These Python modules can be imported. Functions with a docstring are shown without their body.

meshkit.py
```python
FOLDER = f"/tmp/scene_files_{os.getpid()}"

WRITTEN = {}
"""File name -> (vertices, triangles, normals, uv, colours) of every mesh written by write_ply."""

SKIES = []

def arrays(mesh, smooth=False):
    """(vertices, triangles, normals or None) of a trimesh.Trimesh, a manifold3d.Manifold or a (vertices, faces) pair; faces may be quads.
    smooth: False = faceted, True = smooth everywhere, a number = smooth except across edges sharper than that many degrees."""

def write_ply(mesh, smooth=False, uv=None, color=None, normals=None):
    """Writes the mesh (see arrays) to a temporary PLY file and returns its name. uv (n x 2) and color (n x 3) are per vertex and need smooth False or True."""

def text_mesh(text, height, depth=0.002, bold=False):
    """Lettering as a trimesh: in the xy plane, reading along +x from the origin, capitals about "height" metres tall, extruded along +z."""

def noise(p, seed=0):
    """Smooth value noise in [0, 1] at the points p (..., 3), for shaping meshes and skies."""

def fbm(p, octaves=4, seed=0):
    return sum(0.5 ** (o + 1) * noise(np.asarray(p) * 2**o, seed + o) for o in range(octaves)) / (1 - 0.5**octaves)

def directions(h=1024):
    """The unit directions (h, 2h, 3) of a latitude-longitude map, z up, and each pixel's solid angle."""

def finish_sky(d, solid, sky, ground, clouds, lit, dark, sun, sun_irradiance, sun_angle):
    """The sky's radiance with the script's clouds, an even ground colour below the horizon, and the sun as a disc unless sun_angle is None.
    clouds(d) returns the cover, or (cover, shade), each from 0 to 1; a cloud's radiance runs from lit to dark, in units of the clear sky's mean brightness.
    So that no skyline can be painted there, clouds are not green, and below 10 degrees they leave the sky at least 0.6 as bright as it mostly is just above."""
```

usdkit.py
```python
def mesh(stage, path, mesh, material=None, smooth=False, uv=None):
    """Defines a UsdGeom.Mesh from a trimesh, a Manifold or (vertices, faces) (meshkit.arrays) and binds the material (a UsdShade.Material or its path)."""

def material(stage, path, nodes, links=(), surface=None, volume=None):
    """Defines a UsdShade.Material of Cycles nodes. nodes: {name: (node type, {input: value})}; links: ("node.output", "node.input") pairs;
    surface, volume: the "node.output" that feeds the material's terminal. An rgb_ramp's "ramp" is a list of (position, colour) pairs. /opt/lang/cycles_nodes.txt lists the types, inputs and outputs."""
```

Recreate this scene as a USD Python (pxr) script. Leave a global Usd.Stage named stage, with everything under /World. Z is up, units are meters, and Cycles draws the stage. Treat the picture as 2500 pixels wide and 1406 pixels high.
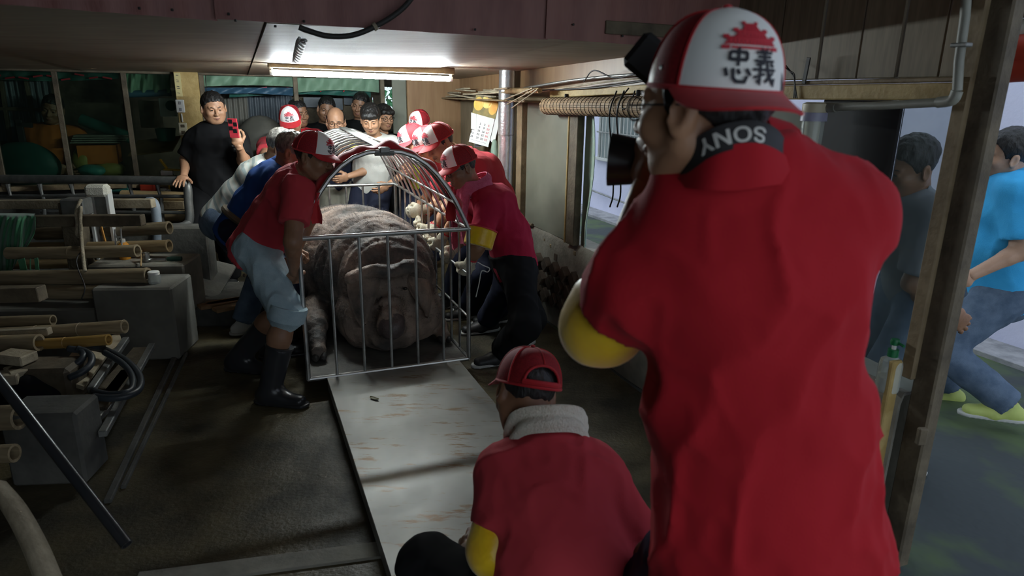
import math, itertools, numpy as np, trimesh, usdkit, meshkit
from pxr import Usd, UsdGeom, UsdLux, UsdShade, Sdf, Gf, Vt
from shapely.geometry import Polygon, LineString, Point, box as sbox
from shapely.ops import unary_union

stage = Usd.Stage.CreateInMemory()
UsdGeom.SetStageUpAxis(stage, 'Z')
UsdGeom.SetStageMetersPerUnit(stage, 1.0)
UsdGeom.Xform.Define(stage, '/World')
UsdGeom.Scope.Define(stage, '/World/Looks')
RNG = np.random.default_rng(7)

# ---------------------------------------------------------------- camera, sky, exposure
EYE, FPX, PITCH, ROLL = 1.62, 1640.0, math.radians(16.1), math.radians(0.93)
EXPOSURE = 1.25
SKY_STRENGTH = 0.50
TUBE_STRENGTH = 115.0
FW = np.array([0, math.cos(PITCH), -math.sin(PITCH)])
_r0, _u0 = np.array([1., 0, 0]), np.array([0, math.sin(PITCH), math.cos(PITCH)])
RT = math.cos(ROLL) * _r0 + math.sin(ROLL) * _u0
UPV = math.cos(ROLL) * _u0 - math.sin(ROLL) * _r0
CAM = np.array([0, 0, EYE])
cam = UsdGeom.Camera.Define(stage, '/World/camera')
M = np.eye(4)
M[0, :3], M[1, :3], M[2, :3], M[3, :3] = RT, UPV, -FW, CAM
cam.AddTransformOp().Set(Gf.Matrix4d(*M.ravel().tolist()))
cam.CreateHorizontalApertureAttr(36.0)
cam.CreateVerticalApertureAttr(36.0 * 1406 / 2500)
cam.CreateFocalLengthAttr(36.0 * FPX / 2500)
cam.CreateClippingRangeAttr(Gf.Vec2f(0.05, 200))
cam.CreateFStopAttr(4.0)
cam.CreateFocusDistanceAttr(4.3)
cam.CreateExposureAttr(EXPOSURE)

# an overcast, bluish sky; it reaches the place through the alley and the open front behind the camera
dome = UsdLux.DomeLight.Define(stage, '/World/sky')
usdkit.material(stage, '/World/Looks/sky_look', {
    'tc': ('texture_coordinate', {}), 'nz': ('noise_texture', {'scale': 1.6, 'detail': 5.0, 'roughness': 0.55}),
    'rp': ('rgb_ramp', {'ramp': [(0.3, (0.62, 0.77, 0.93)), (0.7, (0.86, 0.95, 1.0))]}),
    'bg': ('background_shader', {'strength': SKY_STRENGTH})},
    [('tc.generated', 'nz.vector'), ('nz.fac', 'rp.fac'), ('rp.color', 'bg.color')], surface='bg.background')
UsdShade.MaterialBindingAPI.Apply(dome.GetPrim()).Bind(UsdShade.Material.Get(stage, '/World/Looks/sky_look'))

# ---------------------------------------------------------------- helpers: points
def ray(px, py):
    return (px - 1250) / FPX * RT + (703 - py) / FPX * UPV + FW
def at(px, py, y):
    "the point of the place seen at a pixel, at the depth y"
    d = ray(px, py); return CAM + d * (y / d[1])
def atz(px, py, z=0.0):
    d = ray(px, py); return CAM + d * ((z - EYE) / d[2])
ANG = math.radians(21.9)          # the building stands turned by this much to the view
E_ = np.array([math.cos(ANG), math.sin(ANG), 0.]); D_ = np.array([-math.sin(ANG), math.cos(ANG), 0.])
def B(s, t, z=0.0):
    "building frame: s along the back wall, t along the side wall"
    return s * E_ + t * D_ + np.array([0, 0, z])
def on_s(px, py, s):
    d = ray(px, py); return CAM + d * ((s - CAM @ E_) / (d @ E_))
def on_t(px, py, t):
    d = ray(px, py); return CAM + d * ((t - CAM @ D_) / (d @ D_))
def st(p):
    p = np.asarray(p, float); return float(p @ E_), float(p @ D_), float(p[2])
V = lambda *a: np.array(a, float)
def nrm(v):
    v = np.asarray(v, float); return v / max(np.linalg.norm(v), 1e-9)

# ---------------------------------------------------------------- helpers: prims
_used, LOC = {}, {}
def numbered(path):
    n = _used.get(path, -1) + 1; _used[path] = n
    return path if n == 0 else f'{path}_{n:03d}'
def tag(p, label=None, cat=None, group=None, kind=None):
    for k, v in (('label', label), ('category', cat), ('group', group), ('kind', kind)):
        if v: p.SetCustomDataByKey(k, v)
    return p
def thing(name, label, cat, loc=(0, 0, 0), group=None, kind=None):
    path = numbered('/World/' + name)
    x = UsdGeom.Xform.Define(stage, path); x.AddTranslateOp().Set(Gf.Vec3d(*map(float, loc)))
    LOC[path] = np.asarray(loc, float)
    return tag(x.GetPrim(), label, cat, group, kind)
def base_of(path):
    while path not in LOC: path = path.rpartition('/')[0]
    return LOC[path]
def part(parent, name, mesh, m, label=None, smooth=35, kind=None):
    "a mesh (in world coordinates) that is a part of its thing"
    path = numbered(f'{parent.GetPath()}/{name}')
    v, f = vf(mesh)
    p = usdkit.mesh(stage, path, (v - base_of(str(parent.GetPath())), f), LOOK(m), smooth=smooth).GetPrim()
    return tag(p, label, kind=kind)
def solo(name, mesh, m, label, cat, group=None, smooth=35, kind=None):
    "a thing that is one mesh; its origin at the middle of its base"
    v, f = vf(mesh)
    lo, hi = v.min(0), v.max(0); loc = V((lo[0] + hi[0]) / 2, (lo[1] + hi[1]) / 2, lo[2])
    path = numbered('/World/' + name); LOC[path] = loc
    g = usdkit.mesh(stage, path, (v - loc, f), LOOK(m), smooth=smooth)
    UsdGeom.Xformable(g).AddTranslateOp().Set(Gf.Vec3d(*loc.tolist()))
    return tag(g.GetPrim(), label, cat, group, kind)
def struct(name, mesh, m, label, cat='structure', smooth=35):
    return solo(name, mesh, m, label, cat, kind='structure', smooth=smooth)
def vf(mesh):
    if isinstance(mesh, (list, tuple)) and len(mesh) and not isinstance(mesh[0], np.ndarray):
        mesh = trimesh.util.concatenate([trimesh.Trimesh(*vf(x), process=False) for x in mesh])
    if isinstance(mesh, (list, tuple)):
        v, f = np.asarray(mesh[0], float), np.asarray(mesh[1], int)
        if f.shape[1] == 4: f = np.vstack([f[:, [0, 1, 2]], f[:, [0, 2, 3]]])
        return v, f
    if hasattr(mesh, 'to_mesh'):
        m = mesh.to_mesh(); return np.array(m.vert_properties[:, :3], float), np.array(m.tri_verts, int)
    return np.array(mesh.vertices, float), np.array(mesh.faces, int)

# ---------------------------------------------------------------- helpers: materials
_looks = {}
def LOOK(m): return m if not isinstance(m, str) else _looks[m]
def mat(name, c, c2=None, scale=6.0, rough=0.65, metal=0.0, bump=0.0, bscale=40.0, stretch=None, lo=0.35, hi=0.65,
        spec=0.5, coat=0.0, sheen=0.0, r2=None, detail=4.0, trans=0.0, sss=0.0, rand=0.0, extra=None, world=False):
    n = {'p': ('principled_bsdf', {'base_color': c, 'roughness': rough, 'metallic': metal, 'specular_ior_level': spec,
               'coat_weight': coat, 'sheen_weight': sheen, 'transmission_weight': trans, 'subsurface_weight': sss})}
    L = []
    src = 'geo.position' if world else 'tc.object'
    n['geo' if world else 'tc'] = ('geometry' if world else 'texture_coordinate', {})
    if stretch:
        n['mp'] = ('mapping', {'scale': stretch}); L.append((src, 'mp.vector')); src = 'mp.vector'
    if c2 is not None:
        n['nz'] = ('noise_texture', {'scale': scale, 'detail': detail, 'roughness': 0.6})
        n['rp'] = ('rgb_ramp', {'ramp': [(lo, c), (hi, c2)]})
        L += [(src, 'nz.vector'), ('nz.fac', 'rp.fac')]
        last = 'rp.color'
        if rand:
            n['oi'] = ('object_info', {}); n['hv'] = ('hsv', {}); n['mr'] = ('map_range', {'to_min': 1 - rand, 'to_max': 1 + rand})
            L += [('oi.random', 'mr.value'), ('mr.result', 'hv.value'), (last, 'hv.color')]; last = 'hv.color'
        L.append((last, 'p.base_color'))
        if r2 is not None:
            n['rr'] = ('map_range', {'from_min': lo, 'from_max': hi, 'to_min': rough, 'to_max': r2, 'clamp': True})
            L += [('nz.fac', 'rr.value'), ('rr.result', 'p.roughness')]
    if bump:
        n['nb'] = ('noise_texture', {'scale': bscale, 'detail': 3.0}); n['b'] = ('bump', {'strength': bump, 'distance': 0.01})
        L += [(src, 'nb.vector'), ('nb.fac', 'b.height'), ('b.normal', 'p.normal')]
    if extra: extra(n, L)
    _looks[name] = usdkit.material(stage, f'/World/Looks/{name}', n, L, surface='p.BSDF')
    return _looks[name]
def glow(name, c, strength):
    _looks[name] = usdkit.material(stage, f'/World/Looks/{name}', {'e': ('emission', {'color': c, 'strength': strength})}, [], surface='e.emission')
def pane(name, tint=(0.9, 0.95, 0.93), gloss=0.03, ior=1.45, haze=0.0, hazec=(.4, .45, .42)):
    n = {'t': ('transparent_bsdf', {'color': tint}), 'g': ('glossy_bsdf', {'roughness': gloss, 'color': (1, 1, 1)}),
         'f': ('fresnel', {'IOR': ior}), 'm': ('mix_closure', {}), 'd': ('diffuse_bsdf', {'color': hazec}), 'h': ('mix_closure', {'fac': haze})}
    _looks[name] = usdkit.material(stage, f'/World/Looks/{name}', n, [('t.BSDF', 'h.closure1'), ('d.BSDF', 'h.closure2'), ('h.closure', 'm.closure1'),
                    ('g.BSDF', 'm.closure2'), ('f.fac', 'm.fac')], surface='m.closure')

# ---------------------------------------------------------------- helpers: shapes
def frame(z, x=None):
    z = nrm(z)
    x = V(1, 0, 0) if x is None else np.asarray(x, float)
    if abs(nrm(x) @ z) > 0.95: x = V(0, 1, 0) if abs(z[1]) < 0.9 else V(0, 0, 1)
    x = nrm(x - z * (x @ z)); return np.stack([x, np.cross(z, x), z])       # rows: local axes in the world
def bbox(size, c=(0, 0, 0), R=None, ch=0.004):
    "a box with chamfered edges; R rows are its axes"
    s = np.asarray(size, float) / 2; ch = min(ch, s.min() * 0.45)
    pts = []
    for sx, sy, sz in itertools.product((-1, 1), repeat=3):
        S = V(sx, sy, sz)
        for k in range(3):
            q = s - ch; q[k] = s[k]; pts.append(S * q)
    h = trimesh.convex.convex_hull(np.array(pts))
    v = h.vertices if R is None else h.vertices @ np.asarray(R)
    return trimesh.Trimesh(v + np.asarray(c, float), h.faces, process=False)
def beam(a, b, w, h, up=(0, 0, 1), ch=0.004):
    "a squared bar from a to b, w wide and h high"
    a, b = np.asarray(a, float), np.asarray(b, float); y = nrm(b - a)
    z = np.asarray(up, float); z = nrm(z - y * (z @ y)); x = np.cross(y, z)
    return bbox((w, np.linalg.norm(b - a), h), (a + b) / 2, np.stack([x, y, z]), ch)
def sbx(s0, s1, t0, t1, z0, z1, ch=0.004):
    "a box in the building frame"
    return bbox((abs(s1 - s0), abs(t1 - t0), abs(z1 - z0)), B((s0 + s1) / 2, (t0 + t1) / 2, (z0 + z1) / 2), np.stack([E_, D_, V(0, 0, 1)]), ch)
def smoothpath(P, n=8):
    "Catmull-Rom through the points"
    P = np.asarray(P, float)
    if len(P) < 3: return P
    Q = np.vstack([2 * P[0] - P[1], P, 2 * P[-1] - P[-2]]); out = []
    for i in range(1, len(Q) - 2):
        p0, p1, p2, p3 = Q[i - 1:i + 3]
        for t in np.linspace(0, 1, n, endpoint=False):
            out.append(0.5 * (2 * p1 + (p2 - p0) * t + (2 * p0 - 5 * p1 + 4 * p2 - p3) * t * t + (3 * p1 - p0 - 3 * p2 + p3) * t ** 3))
    return np.array(out + [P[-1]])
def tube(P, r, k=10, closed=False, hollow=0.0, flat=None):
    "a round (or flat: (w,h)) tube along points; r a number or one per point; hollow: the share of r that is open at the ends"
    P = np.asarray(P, float); n = len(P); r = np.broadcast_to(np.asarray(r, float), (n,))
    T = np.gradient(P, axis=0) if not closed else np.roll(P, -1, 0) - np.roll(P, 1, 0)
    T = T / np.maximum(np.linalg.norm(T, axis=1, keepdims=True), 1e-9)
    X = frame(T[0])[0]; rings = []
    for i in range(n):
        X = nrm(X - T[i] * (X @ T[i])); Yv = np.cross(T[i], X)
        a = np.linspace(0, 2 * np.pi, k, endpoint=False)
        rings.append(P[i] + r[i] * (np.cos(a)[:, None] * X + np.sin(a)[:, None] * Yv))
    v = np.vstack(rings); f = []
    idx = np.arange(k); nx = (idx + 1) % k
    for i in range(n if closed else n - 1):
        a, b = i * k, ((i + 1) % n) * k
        f += np.stack([a + idx, a + nx, b + nx, b + idx], 1).tolist()
    v, f = vf((v, np.array(f)))
    if not closed:
        e = []
        for i, s in ((0, 1), (n - 1, -1)):
            c = P[i]; ring = i * k
            if hollow:
                deep = s * T[i] * min(r[i] * 2.5, np.linalg.norm(P[-1] - P[0]) * .3)
                r1 = c + (v[ring:ring + k] - c) * hollow; r2 = r1 + deep
                o = len(v); v = np.vstack([v, r1, r2, c + deep])
                for A, Bq in ((ring, o), (o, o + k)):
                    q = np.stack([A + idx, Bq + idx, Bq + nx, A + nx], 1) if s > 0 else np.stack([A + idx, A + nx, Bq + nx, Bq + idx], 1)
                    e += q[:, [0, 1, 2]].tolist() + q[:, [0, 2, 3]].tolist()
                tri = np.stack([o + k + idx, np.full(k, o + 2 * k), o + k + nx], 1) if s > 0 else np.stack([o + k + idx, o + k + nx, np.full(k, o + 2 * k)], 1)
            else:
                o = len(v); v = np.vstack([v, c])
                tri = np.stack([ring + idx, np.full(k, o), ring + nx], 1) if s > 0 else np.stack([ring + idx, ring + nx, np.full(k, o)], 1)
            e += tri.tolist()
        f = np.vstack([f, np.array(e)])
        f = f[:, ::-1] if trimesh.Trimesh(v, f, process=False).volume < 0 else f
    return trimesh.Trimesh(v, f, process=False)
def rod(a, b, r, k=10, hollow=0.0, r2=None):
    return tube(np.array([a, b], float), [r, r2 or r], k, hollow=hollow)
def sheet(P, th=0.004):
    "a thick skin over a grid of points (m, n, 3)"
    P = np.asarray(P, float); m, n = P.shape[:2]
    du, dv = np.gradient(P, axis=0), np.gradient(P, axis=1)
    N = np.cross(du, dv); N /= np.maximum(np.linalg.norm(N, axis=2, keepdims=True), 1e-9)
    top, bot = (P + N * th / 2).reshape(-1, 3), (P - N * th / 2).reshape(-1, 3)
    i = np.arange(m * n).reshape(m, n)
    q = np.stack([i[:-1, :-1], i[1:, :-1], i[1:, 1:], i[:-1, 1:]], -1).reshape(-1, 4)
    o = m * n; f = [q, q[:, ::-1] + o]
    rim = np.concatenate([i[0, :], i[1:, -1], i[-1, -2::-1], i[-2:0:-1, 0]])
    nx = np.roll(rim, -1); f.append(np.stack([rim, nx, nx + o, rim + o], 1)[:, ::-1])
    v, f = vf((np.vstack([top, bot]), np.vstack(f)))
    m_ = trimesh.Trimesh(v, f, process=False)
    if m_.volume < 0: m_.invert()
    return m_
def prism(poly, depth):
    return trimesh.util.concatenate([trimesh.creation.extrude_polygon(g, depth, engine='earcut') for g in getattr(poly, 'geoms', [poly]) if g.area > 1e-9])
def place(mesh, o, x, y, z=None):
    "local x, y (z) of a flat mesh along the given world axes from o"
    x, y = nrm(x), np.asarray(y, float); y = nrm(y - x * (x @ y)); z = np.cross(x, y) if z is None else nrm(z)
    v, f = vf(mesh); return trimesh.Trimesh(v @ np.stack([x, y, z]) + np.asarray(o, float), f, process=False)
def lathe(prof, c, axis=(0, 0, 1), k=20):
    "prof: (radius, height) pairs along the axis"
    prof = np.asarray(prof, float); R = frame(axis); a = np.linspace(0, 2 * np.pi, k, endpoint=False)
    v = np.vstack([np.stack([r * np.cos(a), r * np.sin(a), np.full(k, h)], 1) for r, h in prof]) @ R + np.asarray(c, float)
    idx = np.arange(k); nx = (idx + 1) % k
    f = np.vstack([np.stack([i * k + idx, i * k + nx, (i + 1) * k + nx, (i + 1) * k + idx], 1) for i in range(len(prof) - 1)])
    v, f = vf((v, f)); m = trimesh.Trimesh(v, f, process=True)
    m.update_faces(m.nondegenerate_faces())
    if m.volume < 0: m.invert()
    return m

# ---------------------------------------------------------------- helpers: soft bodies (signed distances, surface nets)
def surface_nets(F, org, h):
    n = np.array(F.shape); S = F < 0
    off = np.array(list(itertools.product((0, 1), repeat=3)))
    cs = [S[o[0]:n[0] - 1 + o[0], o[1]:n[1] - 1 + o[1], o[2]:n[2] - 1 + o[2]] for o in off]
    tot = sum(c.astype(np.int8) for c in cs)
    ijk = np.argwhere((tot > 0) & (tot < 8))
    idx = -np.ones(n - 1, np.int64); idx[tuple(ijk.T)] = np.arange(len(ijk))
    vals = np.stack([F[tuple((ijk + o).T)] for o in off], 1)
    acc, cnt = np.zeros((len(ijk), 3)), np.zeros(len(ijk))
    for a, b in itertools.combinations(range(8), 2):
        if np.abs(off[a] - off[b]).sum() != 1: continue
        va, vb = vals[:, a], vals[:, b]; on = (va < 0) != (vb < 0)
        t = va[on] / (va[on] - vb[on])
        acc[on] += off[a] + t[:, None] * (off[b] - off[a]); cnt[on] += 1
    v = (ijk + acc / cnt[:, None]) * h + org
    faces = []
    for ax in range(3):
        s0 = [slice(None)] * 3; s1 = [slice(None)] * 3
        s0[ax], s1[ax] = slice(0, n[ax] - 1), slice(1, n[ax])
        A, Bs = S[tuple(s0)], S[tuple(s1)]
        b, c = (ax + 1) % 3, (ax + 2) % 3
        e = np.argwhere(A != Bs); e = e[(e[:, b] > 0) & (e[:, c] > 0)]
        q = []
        for db, dc in ((1, 1), (0, 1), (0, 0), (1, 0)):
            w = e.copy(); w[:, b] -= db; w[:, c] -= dc; q.append(idx[tuple(w.T)])
        q = np.stack(q, 1); flip = ~A[tuple(e.T)]
        q[flip] = q[flip][:, ::-1]; faces.append(q)
    q = np.vstack(faces)
    return trimesh.Trimesh(v, np.vstack([q[:, [0, 1, 2]], q[:, [0, 2, 3]]]), process=False)
class Soft:
    "a field of distances; parts join softly"
    def __init__(s, lo, hi, h):
        s.h, s.lo = h, np.asarray(lo, float) - 2.5 * h
        s.n = np.ceil((np.asarray(hi, float) + 2.5 * h - s.lo) / h).astype(int) + 1
        s.F = np.full(s.n, 1.0)
    def _box(s, lo, hi):
        a = np.clip(np.floor((lo - s.lo) / s.h).astype(int), 0, s.n - 1); b = np.clip(np.ceil((hi - s.lo) / s.h).astype(int) + 1, 1, s.n)
        g = [s.lo[k] + s.h * np.arange(a[k], b[k]) for k in range(3)]
        return tuple(slice(a[k], b[k]) for k in range(3)), np.stack(np.meshgrid(*g, indexing='ij'), -1)
    def add(s, prim, k=0.03, cut=(), warp=None):
        fn, lo, hi = prim; m = k + 3 * s.h
        sl, P = s._box(lo - m, hi + m)
        if 0 in P.shape: return s
        d = fn(P)
        if warp is not None: d = d + warp(P)
        for p0, nn in cut: d = np.maximum(d, (P - p0) @ nrm(nn))
        f = s.F[sl]; e = np.maximum(k - np.abs(f - d), 0)
        s.F[sl] = np.minimum(f, d) - (e * e / (4 * k) if k > 0 else 0)
        return s
    def sub(s, prim, k=0.01):
        fn, lo, hi = prim; m = k + 3 * s.h
        sl, P = s._box(lo - m, hi + m); d = -fn(P)
        f = s.F[sl]; e = np.maximum(k - np.abs(f - d), 0)
        s.F[sl] = np.maximum(f, d) + (e * e / (4 * k) if k > 0 else 0)
        return s
    def clip(s, p0, nn):
        _, P = s._box(s.lo, s.lo + s.h * s.n); s.F = np.maximum(s.F, ((P - p0) @ nrm(nn))[:s.n[0], :s.n[1], :s.n[2]]); return s
    def warp(s, fn):
        _, P = s._box(s.lo, s.lo + s.h * s.n); s.F = s.F + fn(P)[:s.n[0], :s.n[1], :s.n[2]]; return s
    def mesh(s): return surface_nets(s.F, s.lo, s.h)
def cone(a, b, ra, rb):
    a, b = np.asarray(a, float), np.asarray(b, float); ab = b - a; L = max(ab @ ab, 1e-12); R = max(ra, rb)
    def fn(P):
        q = P - a; t = np.clip(q @ ab / L, 0, 1)
        return np.linalg.norm(q - t[..., None] * ab, axis=-1) - (ra + (rb - ra) * t)
    return fn, np.minimum(a, b) - R, np.maximum(a, b) + R
def oval(a, b, wa, da, wb, db, X):
    "a limb of oval section: half width w along X, half depth d"
    a, b, X = np.asarray(a, float), np.asarray(b, float), nrm(X); ab = b - a; L = max(ab @ ab, 1e-12); R = max(wa, wb, da, db)
    def fn(P):
        q = P - a; t = np.clip(q @ ab / L, 0, 1); q = q - t[..., None] * ab
        w, d = wa + (wb - wa) * t, da + (db - da) * t
        lx = q @ X; rest = q - lx[..., None] * X
        return np.sqrt((lx * d / w) ** 2 + (rest ** 2).sum(-1)) - d
    return fn, np.minimum(a, b) - R, np.maximum(a, b) + R
def ellip(c, r, R=None):
    c, r = np.asarray(c, float), np.asarray(r, float); R = np.eye(3) if R is None else np.asarray(R)
    ext = np.abs(R.T) @ r
    def fn(P):
        q = (P - c) @ R.T; k0 = np.linalg.norm(q / r, axis=-1); k1 = np.linalg.norm(q / r ** 2, axis=-1)
        return np.where(k1 > 1e-9, k0 * (k0 - 1) / np.maximum(k1, 1e-9), -r.min())
    return fn, c - ext, c + ext
def rbox(c, half, rad, R=None):
    c, half = np.asarray(c, float), np.asarray(half, float); R = np.eye(3) if R is None else np.asarray(R); ext = np.abs(R.T) @ half
    def fn(P):
        q = np.abs((P - c) @ R.T) - (half - rad)
        return np.linalg.norm(np.maximum(q, 0), axis=-1) + np.minimum(q.max(-1), 0) - rad
    return fn, c - ext, c + ext
def tidy(m, n=2):
    "smooths without shrinking"
    from scipy.sparse import coo_matrix
    e = np.unique(np.sort(np.vstack([m.faces[:, :2], m.faces[:, 1:], m.faces[:, [2, 0]]]), 1), axis=0); N = len(m.vertices)
    A = coo_matrix((np.ones(2 * len(e)), (np.concatenate([e[:, 0], e[:, 1]]), np.concatenate([e[:, 1], e[:, 0]]))), shape=(N, N)).tocsr()
    w = 1 / np.maximum(np.asarray(A.sum(1)).ravel(), 1)[:, None]; v = np.array(m.vertices)
    for _ in range(n):
        v = v + .5 * (A @ v * w - v); v = v - .52 * (A @ v * w - v)
    m.vertices = v; return m
def rotm(axis, ang):
    return trimesh.transformations.rotation_matrix(ang, axis)[:3, :3]
# ---------------------------------------------------------------- people
def head_mesh(kind='man', h=0.005):
    s = Soft((-.1, -.13, -.15), (.1, .14, .13), h)
    wide = 1.1 if kind == 'round' else (0.95 if kind == 'slim' else 1.0)
    s.add(ellip((0, -.012, .028), (.076 * wide, .096, .09)), 0)
    s.add(ellip((0, .022, -.035), (.064 * wide, .066, .082)), .02)
    s.add(ellip((0, .05, -.092), (.03 * wide, .032, .024)), .03)
    for x in (-1, 1):
        s.add(cone((x * .055 * wide, .0, -.055), (x * .025, .045, -.092), .026, .02), .025)
        s.add(ellip((x * .038 * wide, .056, -.03), (.028, .03, .026)), .02)
        s.sub(ellip((x * .031, .094, .0), (.021, .018, .012)), .012)
        s.add(ellip((x * .031, .074, -.002), (.0145, .0135, .0125)), .004)
        s.add(cone((x * .018, .082, .02), (x * .045, .07, .018), .008, .007), .012)
    if kind == 'round':
        s.add(ellip((0, .02, -.075), (.068, .055, .045)), .03)
    s.add(cone((0, .085, .008), (0, .108, -.032), .007, .0125), .01)
    for x in (-1, 1): s.add(ellip((x * .0125, .098, -.036), (.009, .011, .008)), .007)
    s.add(ellip((0, .086, -.062), (.024, .011, .0065)), .006).add(ellip((0, .085, -.0735), (.02, .011, .0065)), .006)
    s.sub(cone((-.022, .1, -.0675), (.022, .1, -.0675), .0035, .0035), .004)
    for x in (-1, 1):
        R = rotm((1, 0, 0), -.25) @ rotm((0, 0, 1), x * .35)
        s.add(ellip((x * .08 * wide, -.008, -.012), (.011, .021, .034), R), .008)
        s.sub(ellip((x * .09 * wide, -.003, -.008), (.008, .012, .022), R), .005)
    s.add(cone((0, -.022, -.06), (0, -.028, -.105), .054, .050), .03)
    return tidy(s.mesh(), 2)
def hair_mesh(kind='short', wide=1.0, h=0.005):
    s = Soft((-.11, -.14, -.19), (.11, .13, .14), h)
    n = lambda P: .008 * (meshkit.noise(P * V(75, 75, 26), 3) - .55) + .004 * (meshkit.noise(P * V(160, 160, 50), 7) - .5)
    def line(prim, ys, zs, jag=.012):
        "keeps what lies above the hairline, given as heights from the nape to the brow"
        fn, lo, hi = prim
        def g(P):
            hl = np.interp(P[..., 1], ys, zs) + jag * (meshkit.noise(P * V(90, 60, 30), 4) - .5) + .10 * np.abs(P[..., 0]) * (P[..., 1] > .03)
            return np.maximum(fn(P), (hl - P[..., 2]) * .75)
        return g, lo, hi
    YS = (-.11, -.08, -.045, -.03, .012, .022, .04, .066, .09)
    low = (-.085, -.075, -.045, -.01, -.005, -.035, .03, .058, .066)
    if kind == 'bald':
        s.add(line(ellip((0, -.018, .02), (.08 * wide, .098, .088)), YS, (-.08, -.07, -.04, -.01, -.005, -.03, .1, .1, .1)), 0, cut=[((0, -.02, .068), (0, .35, 1))], warp=n)
    elif kind == 'bob':
        s.add(line(ellip((0, -.015, .03), (.088, .108, .098)), YS, (-.12, -.12, -.12, -.12, -.12, -.1, .01, .04, .05)), 0, warp=n)
        for x in (-1, 1): s.add(cone((x * .07, -.02, .03), (x * .072, -.02, -.12), .03, .028), .03, warp=n)
        s.add(cone((0, -.08, .03), (0, -.085, -.12), .05, .05), .04, warp=n)
        s.add(cone((-.05, .075, .06), (.05, .075, .06), .022, .022), .02, warp=n)
    elif kind == 'shaggy':
        s.add(line(ellip((0, -.015, .04), (.086 * wide, .108, .092)), YS, (-.08, -.07, -.045, -.01, -.01, -.03, .02, .045, .05)), 0, warp=n)
        s.add(cone((-.045, .08, .066), (.045, .08, .066), .022, .022), .03, warp=n)
    elif kind == 'under':       # what shows below a cap
        s.add(line(ellip((0, -.014, .026), (.0795 * wide, .099, .09)), YS, (-.075, -.065, -.04, -.01, -.005, -.035, .06, .09, .09)), 0, cut=[((0, 0, .06), (0, 0, 1))], warp=n)
    else:
        s.add(line(ellip((0, -.013, .033), (.0805 * wide, .100, .0915)), YS, low), 0, warp=n)
    return tidy(s.mesh(), 1)
def cap_surface(phi, psi, off=0.0, zb=.022):
    "a trucker cap: phi round the head from the front, psi up from the rim"
    front = np.maximum(np.cos(phi), 0) ** 1.5
    rx, ry, hg = .089 + off, .109 + off, (.102 + .005 * front) + off
    c, sn = np.cos(psi) ** .72, np.sin(psi) ** .95
    return np.stack([rx * c * np.sin(phi), ry * c * np.cos(phi) - .012, zb + hg * sn - .012 * (1 - np.cos(phi)) / 2 * (1 - sn)], -1)
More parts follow.
